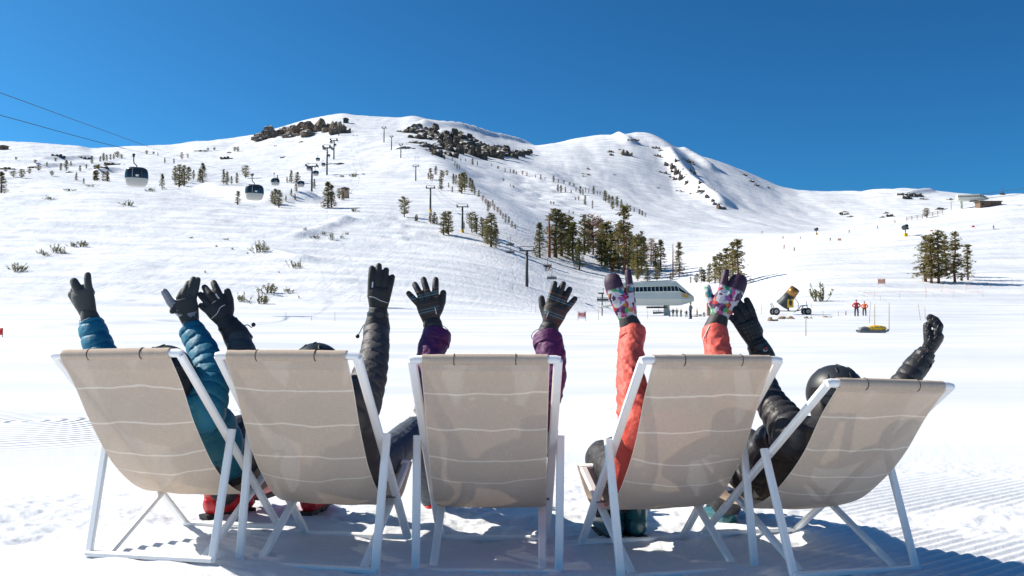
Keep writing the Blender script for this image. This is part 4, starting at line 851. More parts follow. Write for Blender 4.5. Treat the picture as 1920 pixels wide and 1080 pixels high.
grove([(864, 303, 7, 'pine'), (873, 304, 7, 'pine'), (886, 310, 13, 'pineo', 1.2), (895, 311, 9, 'pineo', 1.2), (922, 313, 6, 'pine'), (934, 318, 7, 'round', 1.3), (947, 323, 8, 'pine'), (957, 325, 8, 'pine'), (963, 326, 8, 'round', 1.3), (968, 328, 7, 'round'), (980, 329, 9, 'dead'), (988, 331, 8, 'dead'), (1004, 334, 7, 'pine'), (1014, 337, 10, 'pine', 1.2), (1022, 338, 6, 'pine'), (1038, 342, 13, 'pine', 1.4), (1047, 343, 8, 'pine'), (1057, 345, 7, 'round', 1.3), (1068, 348, 6, 'round', 1.5), (1076, 350, 6, 'round', 1.3), (1046, 361, 15, 'pine', 1.2), (1052, 362, 15, 'pine', 1.2), (1060, 361, 11, 'pine'), (1071, 363, 8, 'pine'), (1080, 360, 9, 'pine'), (1088, 365, 16, 'pine', 1.2), (1093, 366, 12, 'pine'), (1098, 361, 9, 'pine'), (1104, 362, 8, 'pine'), (1113, 365, 16, 'pine', 1.2), (1120, 365, 7, 'pine'), (1125, 366, 7, 'pine'), (1097, 385, 18, 'pineo', 1.2), (1111, 392, 16, 'pine', .8), (1085, 376, 9, 'pineo'), (1079, 376, 6, 'round'), (1135, 378, 21, 'pineo', 1.3), (1142, 382, 17, 'pine', 1.2), (1148, 393, 26, 'pineo'), (1157, 390, 21, 'pine', 1.2), (1165, 390, 16, 'pine'), (1176, 390, 8, 'pine'), (1182, 397, 12, 'pine'), (1189, 398, 9, 'pine'), (1199, 402, 10, 'pineo', 1.4), (1204, 405, 10, 'pineo', 1.4), (1210, 407, 8, 'pine', 1.3), (1033, 384, 7, 'round'), (1038, 384, 6, 'round'), (1067, 401, 7, 'pine'), (1075, 402, 5, 'round', 1.4), (944, 340, 5, 'round', 1.6), (957, 350, 5, 'pine'), (963, 353, 6, 'round')],
      'along the tree line below the two peaks', 'trees along the tree line below the peaks')

# shrubs: upright leafy shoots out of the snow
SHRUB = []
for k in range(5):
    r = np.random.default_rng(300 + k); lf = MB(); st = MB()
    for b in range(15):
        x0, y0 = r.normal(0, .22, 2); hh = r.uniform(.35, 1.0) * max(.3, 1 - abs(x0)); tx = x0 + r.normal(0, .10); ty_ = y0 + r.normal(0, .1)
        st.tube([(x0 * .6, y0 * .6, -.1), ((x0 + tx) / 2, (y0 + ty_) / 2, hh * .5), (tx, ty_, hh)], [.016, .012, .005], 4)
        for q in range(22):
            u = .35 + .65 * r.random(); c = np.array([x0 * .6 + (tx - x0 * .6) * u, y0 * .6 + (ty_ - y0 * .6) * u, hh * u]) + r.normal(0, .025, 3); a = r.normal(0, .5, 3) * .07 + np.array([0, 0, .055]); w = np.cross(a, r.normal(0, 1, 3)); w = w / (np.linalg.norm(w) + 1e-9) * .022
            lf.add([c - a * .5, c + w, c + a * .7, c - w], [(0, 1, 2, 3)])
    a = st.mesh('stems'); a.materials.append(M['twig']); b = lf.mesh('foliage'); b.materials.append(M['needle_green']); SHRUB.append((a, b))
def shrubs(items, where, group, dmin=20, dmax=700):
    items = sorted(items)
    for k, (x, by, h, w) in enumerate(items):
        p = hit(x, by, dmin, dmax); H = h / F_PX * p.y * 1.1; W = w / F_PX * p.y
        o = empty('shrub', p, random.uniform(0, 6.28), (ordw(k) + ' low green shrub from the left ' if len(items) > 1 else 'large leafy shrub ') + where, 'shrub', group); o.scale = (W, W, H)
        a, b = random.choice(SHRUB); link('stems', a, o); link('foliage', b, o)
shrubs([(35, 509, 18, 45), (78, 476, 12, 18), (86, 480, 8, 20), (107, 474, 20, 26), (118, 476, 12, 16), (135, 462, 9, 20), (150, 463, 14, 38), (240, 386, 11, 28), (284, 359, 7, 26), (91, 374, 8, 20), (130, 358, 5, 30), (170, 350, 5, 22), (359, 447, 4, 10), (385, 512, 7, 5), (405, 463, 5, 8), (425, 450, 4, 16)], 'on the left slope above the teal sleeves', 'shrubs on the left slope', 90)
shrubs([(454, 566, 20, 30), (490, 570, 22, 48), (500, 549, 20, 52), (540, 549, 11, 24), (560, 559, 6, 6), (487, 472, 25, 32), (499, 472, 18, 14), (556, 503, 20, 26), (523, 512, 5, 5), (592, 447, 7, 24), (623, 450, 18, 14), (641, 447, 9, 10), (606, 440, 7, 14), (650, 440, 6, 12), (572, 432, 7, 10), (664, 397, 9, 20), (664, 332, 9, 22), (640, 332, 5, 18), (464, 476, 5, 5), (436, 468, 5, 6)], 'on the slope above the charcoal gauntlet gloves', 'shrubs on the middle slope', 90)
shrubs([(1535, 565, 38, 50)], 'standing in snow behind the snow gun', None, 90, 300)

# ------------------------------------------------------------------ rock outcrops
def rock_mat(name, c1, c2, snow_lo):
    m = bpy.data.materials.new(name); m.use_nodes = True; n, l = m.node_tree.nodes, m.node_tree.links; b = n['Principled BSDF']; b.inputs['Roughness'].default_value = .9
    tc = n.new('ShaderNodeTexCoord'); t = n.new('ShaderNodeTexNoise'); t.inputs['Scale'].default_value = 5; t.inputs['Detail'].default_value = 8; l.new(tc.outputs['Object'], t.inputs['Vector'])
    mx = n.new('ShaderNodeMix'); mx.data_type = 'RGBA'; mx.inputs[6].default_value = (*c1, 1); mx.inputs[7].default_value = (*c2, 1); r = n.new('ShaderNodeMapRange'); r.inputs[1].default_value = .35; r.inputs[2].default_value = .65; l.new(t.outputs['Fac'], r.inputs[0]); l.new(r.outputs[0], mx.inputs[0])
    g = n.new('ShaderNodeNewGeometry'); s = n.new('ShaderNodeSeparateXYZ'); l.new(g.outputs['Normal'], s.inputs[0]); ad = n.new('ShaderNodeMath'); ad.operation = 'MULTIPLY_ADD'; ad.inputs[1].default_value = .45; l.new(t.outputs['Fac'], ad.inputs[0]); l.new(s.outputs['Z'], ad.inputs[2])
    r2 = n.new('ShaderNodeMapRange'); r2.inputs[1].default_value = snow_lo; r2.inputs[2].default_value = snow_lo + .06; l.new(ad.outputs[0], r2.inputs[0])
    mx2 = n.new('ShaderNodeMix'); mx2.data_type = 'RGBA'; mx2.inputs[7].default_value = (.87, .88, .90, 1); l.new(mx.outputs[2], mx2.inputs[6]); l.new(r2.outputs[0], mx2.inputs[0]); l.new(mx2.outputs[2], b.inputs['Base Color']); return m
M['rock_brown'] = rock_mat('brown_rock', (.25, .18, .125), (.085, .065, .048), .92); M['rock_dark'] = rock_mat('dark_rock', (.13, .105, .075), (.05, .043, .034), .95); M['rock_bare'] = rock_mat('tan_rock', (.36, .25, .17), (.20, .14, .10), 1.3)
def rock_mesh(seed, m, nb=13, sub=3, tight=1.0):
    r = np.random.default_rng(seed); g = MB()
    bm = bmesh.new(); bmesh.ops.create_icosphere(bm, subdivisions=sub, radius=1); base = np.array([v.co[:] for v in bm.verts]); fc = [tuple(v.index for v in f.verts) for f in bm.faces]; bm.free()
    for k in range(nb):
        c = np.array([r.uniform(-.75, .75), r.uniform(-.35, .35), r.uniform(-.25, .25)]) * tight if nb > 1 else np.zeros(3); s = r.uniform(.18, .42) if nb > 1 else .8
        p = base * np.array([r.uniform(.6, 1.1), r.uniform(.6, 1), r.uniform(.9, 2.0)]); d = np.zeros(len(p))
        for q in range(9):      # planes cut facets into the ball
            nrm = r.normal(0, 1, 3); nrm /= np.linalg.norm(nrm); h = p @ nrm; p = p - np.clip(h - r.uniform(.45, .8), 0, None)[:, None] * nrm
        p = p * (1 + .42 * fbm(p[:, 0] * 2.3 + k * 3.1, p[:, 1] * 2.3 + p[:, 2] * 1.7, 3, seed)[:, None]); g.add(p * s + c, fc)
    me = g.mesh('rock_outcrop'); me.materials.append(M[m]); return me
RK = {k: [rock_mesh(400 + 10 * j + i, m) for i in range(4)] for j, (k, m) in enumerate((('b', 'rock_brown'), ('d', 'rock_dark')))}
def rocks(items, where, group, kd, dmin=300, ds='rock outcrop', SC=.8):
    for k, (x, y, w, h) in enumerate(sorted(items)):
        p = hit(x, y + h * .35, dmin, 1303); o = link('rock_outcrop', random.choice(RK[kd])); o.location = p + Vector((0, .1 * w / F_PX * p.y, 0)); o.rotation_euler = (0, 0, random.uniform(-.5, .5)); s = 1 / F_PX * p.y
        o.scale = (w * s * SC * (1.45 if 'crag' in ds else 1), w * s * SC * .8, h * s * SC * 1.35); tag(o, f'{ordw(k)} {ds} from the left {where}', 'rock', group)
rocks([(506, 256, 22, 10), (517, 252, 18, 12), (530, 247, 26, 14), (548, 243, 24, 16), (565, 240, 26, 18), (582, 239, 26, 18), (598, 237, 26, 20), (613, 238, 24, 20), (628, 238, 20, 22), (638, 242, 14, 22), (560, 252, 20, 8), (590, 250, 24, 8)], 'along the cliff band of the left summit', 'rocks of the left summit cliff', 'b', 700, 'brown crag', 1.15)
rocks([(770, 246, 20, 7), (790, 243, 24, 12), (799, 240, 22, 20), (806, 252, 22, 18), (818, 256, 22, 16), (835, 258, 24, 20), (845, 256, 22, 20), (790, 258, 16, 8), (775, 266, 18, 6), (838, 274, 24, 22), (850, 270, 20, 16), (800, 272, 16, 12), (812, 282, 14, 14), (818, 290, 12, 14), (872, 262, 20, 16), (884, 268, 26, 20), (880, 280, 24, 22), (892, 288, 18, 18), (902, 272, 22, 16), (912, 280, 24, 20), (920, 288, 22, 18), (930, 280, 24, 16), (940, 286, 24, 14), (952, 282, 24, 10), (966, 283, 24, 8), (979, 284, 18, 7), (938, 274, 12, 6), (760, 276, 14, 6), (840, 288, 16, 12)], 'in the dark cliff between the two peaks', 'rocks of the dark cliff', 'd', 700, 'dark crag', 1.05)
rocks([(1145, 283, 9, 8), (1147, 289, 8, 8), (1165, 280, 8, 4), (1176, 286, 20, 18), (1189, 261, 14, 6), (1180, 262, 8, 4), (1105, 316, 11, 4), (1098, 326, 12, 4), (1096, 330, 10, 3), (1152, 327, 4, 3)], 'on the face of the pointed second peak', 'rocks on the second peak', 'b', 700, 'brown rock')
rocks([(1230, 276, 15, 9), (1240, 281, 8, 5), (1233, 291, 14, 9), (1254, 306, 14, 8), (1264, 310, 14, 12), (1274, 318, 14, 16), (1281, 328, 12, 16), (1270, 333, 12, 9), (1258, 331, 8, 5), (1243, 322, 12, 7), (1262, 320, 9, 6), (1269, 300, 8, 8), (1285, 299, 12, 8), (1294, 303, 14, 10), (1299, 321, 10, 15), (1314, 341, 8, 7), (1312, 350, 6, 6), (1325, 355, 30, 5), (1290, 338, 10, 8), (1330, 366, 14, 5), (1353, 388, 18, 13), (1345, 380, 12, 6), (1340, 374, 12, 5), (1233, 352, 6, 3), (1272, 357, 8, 4), (1280, 359, 6, 3), (1296, 362, 5, 3)], 'down the right shoulder of the second peak', 'rocks on the right shoulder', 'b', 500, 'brown rock')
rocks([(1697, 362, 20, 7), (1710, 362, 14, 6), (1702, 370, 14, 8), (1724, 366, 12, 8), (1733, 372, 14, 5), (1782, 373, 12, 4), (1585, 400, 16, 7), (1595, 405, 12, 5), (1583, 396, 12, 4), (1662, 398, 10, 6), (1670, 404, 12, 6), (1655, 406, 10, 5), (1405, 338, 14, 4), (1415, 346, 12, 4), (1440, 352, 6, 3), (1395, 328, 10, 3), (1768, 390, 22, 6)], 'along the far ridge at right', 'rocks along the far right ridge', 'd', 500, 'small dark rock')
rocks([(215, 306, 30, 9), (190, 312, 20, 8), (60, 312, 18, 5), (15, 316, 20, 5), (110, 292, 16, 6), (155, 294, 20, 7), (130, 322, 12, 5), (375, 282, 20, 4), (425, 296, 16, 6), (430, 285, 10, 4), (566, 265, 9, 4), (516, 273, 5, 3), (530, 295, 6, 3), (628, 306, 28, 4), (533, 293, 5, 2)], 'scattered over the left skyline slopes', 'rocks on the left slopes', 'd', 300, 'small dark rock')
# ------------------------------------------------------------------ lifts and buildings
M['tower'] = mat('dark_tower_paint', (.045, .055, .055), .55, .2, 0, 10, .5, .2, 1); M['yellow'] = mat('yellow_pad', (.70, .42, .02), .6); M['cable'] = mat('steel_cable', (.05, .05, .055), .5, .5)
M['cabin_body'] = mat('cabin_silver', (.42, .42, .40), .35, .2); M['cabin_dark'] = mat('cabin_charcoal', (.06, .07, .075), .4); M['glass'] = mat('tinted_glass', (.02, .028, .032), .06, 0, 0, 10, .8); M['white_paint'] = mat('white_paint', (.78, .78, .76), .5)
M['term'] = mat('pale_green_panel', (.66, .67, .58), .45, 0, 0, 10, .4, .05, .6); M['term_low'] = mat('grey_green_panel', (.56, .57, .50), .5); M['orange'] = mat('orange_panel', (.75, .36, .06), .6); M['wood'] = mat('brown_siding', (.17, .11, .075), .85, 0, .4, 20, .3, .25, 3); M['roof'] = mat('brown_roof', (.10, .07, .05), .9)
M['concrete'] = mat('concrete', (.30, .29, .27), .9, 0, .3, 8, .3, .15, 2); M['bamboo'] = mat('bamboo', (.42, .29, .15), .7); M['bamboo_red'] = mat('red_pole', (.45, .06, .03), .6); M['rope'] = mat('orange_rope', (.55, .20, .10), .8); M['banner'] = mat('faded_orange_netting', (.78, .42, .30), .9); M['banner_red'] = mat('red_cloth', (.75, .03, .04), .7); M['banner_white'] = mat('white_cloth', (.80, .78, .78), .8); M['red_ink'] = mat('red_lettering', (.62, .06, .06), .8)
M['bronze'] = mat('bronze_drum', (.34, .17, .05), .4, .5, 0, 10, .5, .25, 4); M['tyre'] = mat('tyre', (.02, .02, .02), .85); M['rim'] = mat('wheel_rim', (.45, .45, .44), .5); M['red_coat'] = fabric('red_coat', (.55, .03, .035)); M['orange_coat'] = fabric('orange_coat', (.85, .13, .02)); M['grey_coat'] = fabric('grey_coat', (.16, .17, .17)); M['green_coat'] = fabric('green_coat', (.06, .09, .05)); M['blue_coat'] = fabric('blue_coat', (.03, .10, .22)); M['dark_coat'] = fabric('dark_coat', (.03, .03, .035)); M['hat'] = fabric('green_hat', (.04, .12, .06)); M['tan_coat'] = fabric('tan_coat', (.30, .17, .11))
def tower(x, y0, y1, w_px, label, group, pad=False, dmin=20, dmax=1303, yaw=0.0):
    """lift tower: base row y1, head row y0"""
    b = hit(x, y1, dmin, dmax); s = b.y / F_PX; H = (y1 - y0) * s; W = w_px * s / 2
    o = empty('lift_tower', b, yaw, label, 'lift tower', group); r = min(.55, .030 * H + .10)
    g = MB(); g.tube([(0, 0, -1), (0, 0, H * .5), (0, 0, H * .97)], [r, r * .9, r * .75], 12); g.build('pole', M['tower'], o, True)
    g = MB(); g.sweep([(-W, 0, H * .95), (W, 0, H * .95)], rsec(H * .035, H * .035, .02), True, (0, 0, 1)); g.build('crossarm', M['tower'], o)
    for q in (-1, 1):
        g = MB(); g.box((q * W, 0, H * .955), (H * .03, H * .42, H * .03))
        for k in range(4): c = (q * W, (k - 1.5) * H * .11, H * .985); g.tube([(c[0] - H * .012, c[1], c[2]), (c[0] + H * .012, c[1], c[2])], H * .03, 10)
        g.build('sheave_train', M['tower'], o)
    g = MB(); z = H * 1.06
    for q in (-1, 1): g.tube([(q * W * .95, 0, H * .96), (q * W * 1.02, 0, z)], H * .007, 5)
    g.tube([(-W * 1.05, 0, z), (W * 1.05, 0, z)], H * .007, 5); g.build('work_frame', M['tower'], o)
    if pad: g = MB(); g.tube([(0, 0, -.3), (0, 0, H * .10)], r * 1.45, 12); g.build('pad', M['yellow'], o)
    bpy.context.view_layer.update(); return [o.matrix_world @ Vector((q * W, 0, H * .99)) for q in (-1, 1)]
def cable(pts, r, label, sag=0.0, group='lift cables'):
    out = []
    for a, b in zip(pts, pts[1:]):
        n = 10; L = (b - a).length
        out += [a.lerp(b, k / n) - Vector((0, 0, 4 * sag * L * (k / n) * (1 - k / n))) for k in range(n)]
    out.append(pts[-1])
    if isinstance(r, list): r = [r[int(k * (len(r) - 1) / max(1, len(out) - 1))] for k in range(len(out))]
    g = MB(); g.tube(out, r, 5); return tag(g.build('lift_cable', M['cable'], None, True), label, 'cable', group)
cg = 'gondola towers up the left mountain'
G = [tower(584.5, 309, 359, 20, 'gondola tower nearest the hut, with its foot between small trees', cg, False, 100, 700), tower(613, 274, 328, 13, 'tallest gondola tower, standing above the hut', cg), tower(626, 261, 299, 12, 'gondola tower behind and right of the tallest one', cg), tower(635, 228, 254, 8, 'gondola tower just below the summit crag', cg)]
top = hit(648, 230, 900)
low = [at(-260, 146, 58), at(0, 216, 78), at(240, 280, 106), at(425, 319, 165), at(477, 333, 205), at(520, 328, 300), G[0][0]]
upp = [at(-260, 85, 60), at(0, 174, 80), at(170, 236, 108), at(310, 285, 150), at(400, 308, 215), at(480, 324, 300), at(540, 322, 380), G[0][1]]
cable(catmull(low, 4), [.032] * 80 + [.012] * 161, 'lower gondola cable running in from the left edge'); cable(catmull(upp, 4), [.034] * 110 + [.012] * 171, 'upper gondola cable running in from the left edge')
for q, nm in ((0, 'left'), (1, 'right')): cable([G[k][q] for k in range(4)] + [top + Vector((q * 3, 0, 6))], .03, nm + ' gondola cable strung between the mountain towers', .012)
def cabin_proto():
    o = empty('gondola_cabin'); 
    def ell(rx, ry, n=24, p=2.6): return [(rx * abs(math.cos(a)) ** (2 / p) * (1 if math.cos(a) > 0 else -1), ry * abs(math.sin(a)) ** (2 / p) * (1 if math.sin(a) > 0 else -1)) for a in np.linspace(0, 2 * math.pi, n, endpoint=False)]
    def sh(name, zz, rr, m, ins=1.0, cap=True):
        g = MB(); g.sweep([(0, 0, z) for z in zz], [ell(r_ * 1.3 * ins, r_ * ins) for r_ in rr], cap, (0, 1, 0)); g.build(name, M[m], o, autosmooth=50)
    o.scale = (1, 1, 1); sh('floor_shell', [-2.2, -2.12, -1.75, -1.30], [.55, .78, .95, 1.0], 'cabin_body'); sh('window_band', [-1.30, -.95, -.55, -.25], [.985, .99, .96, .88], 'glass'); sh('roof_shell', [-.27, -.12, .0, .03], [.89, .82, .62, .35], 'cabin_dark')
    for q in range(8):
        a = math.pi / 8 + q * math.pi / 4; c, s_ = math.cos(a), math.sin(a); pr = 1 / (abs(c) ** 2.6 + abs(s_) ** 2.6) ** (1 / 2.6)
        g = MB(); g.sweep([(c * pr * 1.3 * r_, s_ * pr * r_, z) for z, r_ in ((-1.32, 1.0), (-.9, .995), (-.55, .97), (-.24, .89))], rsec(.07, .05, .01), True, (c, s_, 0)); g.build('window_post', M['cabin_body' if q % 2 else 'cabin_dark'], o)
    g = MB(); g.box((0, -1.02, -1.05), (.5, .06, .34)); d = g.build('ski_rack', M['cabin_dark'], o); g = MB(); g.box((0, -1.06, -1.05), (.3, .03, .2)); g.build('emblem_plate', M['white_paint'], d)
    g = MB(); g.tube(catmull([(0, 0, .0), (0, 0, .25), (-.3, 0, .55), (-.34, 0, 1.3)], 5), .06, 8); g.build('hanger', M['tower'], o, True)
    g = MB(); g.box((-.34, 0, 1.38), (.22, .95, .16)); g.box((-.34, .32, 1.5), (.28, .12, .2)); g.box((-.34, -.32, 1.5), (.28, .12, .2)); g.build('grip', M['tower'], o); return o
CAB = cabin_proto(); first = [True]
def cabin(x, y, w, label, Y=None, yaw=.5):
    """cabin whose body is centred on the photo point and w pixels wide"""
    o = CAB if first[0] else copy_tree(CAB); first[0] = False; Y = Y or 2.3 / (w / F_PX); o.location = at(x, y, Y) + Vector((0, 0, 1.1)); o.rotation_euler = (0, 0, yaw); tag(o, label, 'gondola', 'gondola cabins'); return o
cabin(256, 332, 44, 'large near gondola cabin hanging in front of the left slope', 106, .45)
for x, y, w, lb in ((477, 361, 30, 'gondola cabin low in the hollow between dark pines'), (516, 341, 14, 'gondola cabin left of the two small firs'), (564, 345, 12, 'gondola cabin just left of the nearest tower foot'), (580, 316, 9, 'gondola cabin under the left arm of the nearest tower'), (592, 325, 10, 'gondola cabin under the right arm of the nearest tower'), (596, 299, 7, 'gondola cabin high between the nearest and tallest towers'), (606.5, 309, 7, 'gondola cabin left of the tallest tower pole'), (608, 279, 6, 'gondola cabin at the left arm of the tallest tower'), (616, 292, 6, 'gondola cabin right of the tallest tower pole'), (621, 267, 5, 'gondola cabin left of the head of the third tower'), (623.5, 279.5, 5, 'gondola cabin left of the middle of the third tower'), (628, 272, 5, 'gondola cabin on the right side of the third tower')): cabin(x, y, w, lb)
cg = 'chairlift towers up the slope'
T = [tower(988, 467, 538, 26, 'nearest chairlift tower, standing alone above the middle chair', cg, False, 100, 500), tower(867, 385, 436, 20, 'chairlift tower with yellow pad beside the olive pines', cg, True, 100, 700), tower(807, 350, 397, 15, 'chairlift tower with yellow pad above the lone rounded pine', cg, True, 100, 900), tower(779.5, 310, 339, 10, 'chairlift tower left of the spur trees', cg), tower(751.5, 270, 296, 6, 'chairlift tower below the dark cliff rocks', cg), tower(734, 255, 281, 5, 'second highest chairlift tower, under the rounded summit', cg), tower(720, 238, 267, 7, 'highest chairlift tower near the summit boulder', cg)]
tb = [hit(1140, 592, 90, 260) + Vector((q * 2.2, 0, 5.0)) for q in (-1, 1)]
for q, nm in ((0, 'left'), (1, 'right')): cable([tb[q]] + [t[q] for t in T], .028, nm + ' chairlift cable rising from the terminal', .02)
def chair_proto():
    o = empty('lift_chair'); g = MB(); g.tube(catmull([(0, 0, 0), (0, 0, -.6), (0, .15, -1.2), (0, .2, -2.2)], 5), .05, 8); g.box((0, 0, 0), (.12, .5, .14)); g.build('hanger', M['tower'], o, True)
    g = MB(); g.tube([(-1.1, .2, -1.5), (1.1, .2, -1.5)], .045, 6)
    for q in (-1.05, -.35, .35, 1.05): g.tube([(q, .2, -1.5), (q, .2, -2.2), (q, -.3, -2.25)], .035, 6)
    g.build('frame', M['tower'], o); g = MB(); g.box((0, -.03, -2.2), (2.15, .5, .07)); g.build('seat', M['cabin_dark'], o); g = MB(); g.box((0, .22, -1.88), (2.1, .05, .42)); g.build('backrest', M['cabin_dark'], o)
    g = MB(); g.tube([(-1.0, .1, -1.55), (-1.0, -.5, -1.8), (1.0, -.5, -1.8), (1.0, .1, -1.55)], .025, 6); g.build('safety_bar', M['grey_steel'], o); return o
LC = chair_proto(); f2 = [True]
def lift_chair(x, y, Y, label):
    o = LC if f2[0] else copy_tree(LC); f2[0] = False; o.location = at(x, y, Y) + Vector((0, 0, 2.0)); o.rotation_euler = (0, 0, .25); tag(o, label, 'chairlift chair', 'chairs on the chairlift'); return o
for x, y, Y, lb in ((1027, 499, 225, 'lift chair carrying two riders near the nearest tower'), (1035, 522, 200, 'empty lift chair hanging lower right of the riders'), (906, 436, 300, 'lift chair in front of the olive pines'), (957, 459, 250, 'lift chair hanging left of the nearest tower head'), (957, 473, 235, 'lift chair just below another, left of the nearest tower'), (846, 386, 400, 'lift chair between the two yellow-padded towers'), (842, 393, 410, 'lower of two lift chairs between the yellow-padded towers'), (824, 372, 430, 'lift chair just right of the upper yellow-padded tower'), (820, 378, 440, 'lower lift chair beside the upper yellow-padded tower'), (785, 322, 640, 'lift chair right of the tower by the spur'), (788, 327, 630, 'second lift chair right of the tower by the spur'), (1131, 563, 160, 'lift chair arriving at the terminal, left of the floral mitten'), (1236, 588, 158, 'lift chair parked under the terminal')): lift_chair(x, y, Y, lb)

def people_far(x, by, h, coat, leg, label, pose='stand', hat=None, Y=None, group='people far off on the snow', ang=0):
    p = hit(x, by, 30, 420) if Y is None else at(x, by, Y); s = h / F_PX * p.y / 1.75
    o = empty('person', p, ang, label, 'person', group); o.scale = (s, s, s); g = MB()
    st = .20 if pose == 'stand' else .30; lean = 0 if pose != 'ski' else .16; g.cur = 1
    for q in (-1, 1): limb(g, [(q * .10, 0, .90), (q * (.10 + st * .25), .02 + lean, .50), (q * st * .75, -.02, .06)], [.10, .085, .075], step=.05, k=12); g.capsule((q * st * .75, -.06, .05), (q * st * .75, .14, .05), .055, .05)
    g.cur = 0; g.sweep([(0, 0, .78), (0, .01, 1.0), (0, lean, 1.25), (0, lean * 1.2, 1.42), (0, lean * 1.3, 1.48)], [[(w * math.cos(a), d * math.sin(a)) for a in np.linspace(0, 6.283, 14, endpoint=False)] for w, d in ((.18, .13), (.19, .14), (.21, .14), (.17, .11), (.07, .07))], True, (0, 1, 0))
    for q in (-1, 1):
        E = (q * .40, -.02 + lean, 1.14) if pose == 'stand' else (q * .33, .10 + lean, 1.12); Hn = (q * .22, .06 + lean, .96) if pose == 'stand' else (q * .36, .34 + lean, .98); limb(g, [(q * .17, lean * 1.2, 1.40), E, Hn], [.075, .065, .055], step=.04, k=12); g.cur = 2; g.capsule(Hn, Vector(Hn) + Vector((0, .04, -.06)), .045, .035); g.cur = 0
    g.cur = 3; g.capsule((0, lean * 1.3, 1.42), (0, lean * 1.3 + .01, 1.55), .06, .06); g.ball((0, lean * 1.3 + .01, 1.62), (.085, .10, .125), 12, 10); g.capsule((0, lean * 1.3 + .10, 1.62), (0, lean * 1.3 + .12, 1.59), .012, .016)
    me = remesh(g, .022, 1); assign(me, g, [M[coat], M[leg], M['glove_black'], M['skin']]); link('body', me, o)
    g = MB(); g.ball((0, lean * 1.3 - .01, 1.67), (.10, .115, .10), 12, 8); g.build('hat', M[hat or 'helmet_black'], o, True)
    if pose == 'ski':
        for q in (-1, 1):
            g = MB(); g.tube([(q * .22, -.75, .02), (q * .22, .7, .02), (q * .22, .9, .09)], .035, 6); g.build('ski', M['cabin_dark'], o); g = MB(); g.tube([(q * .36, .36, 1.02), (q * .55, .0, .02)], .012, 5); g.build('ski_pole', M['grey_steel'], o)
    return o
for x, lb, c in ((1024, 'rider in dark coat on the left of the occupied lift chair', 'dark_coat'), (1030, 'rider in orange coat on the right of the occupied lift chair', 'orange_coat')):
    o = people_far(x, 509, 13, c, 'black_trouser', lb, 'ski', None, 225.0, 'riders on the chairlift')
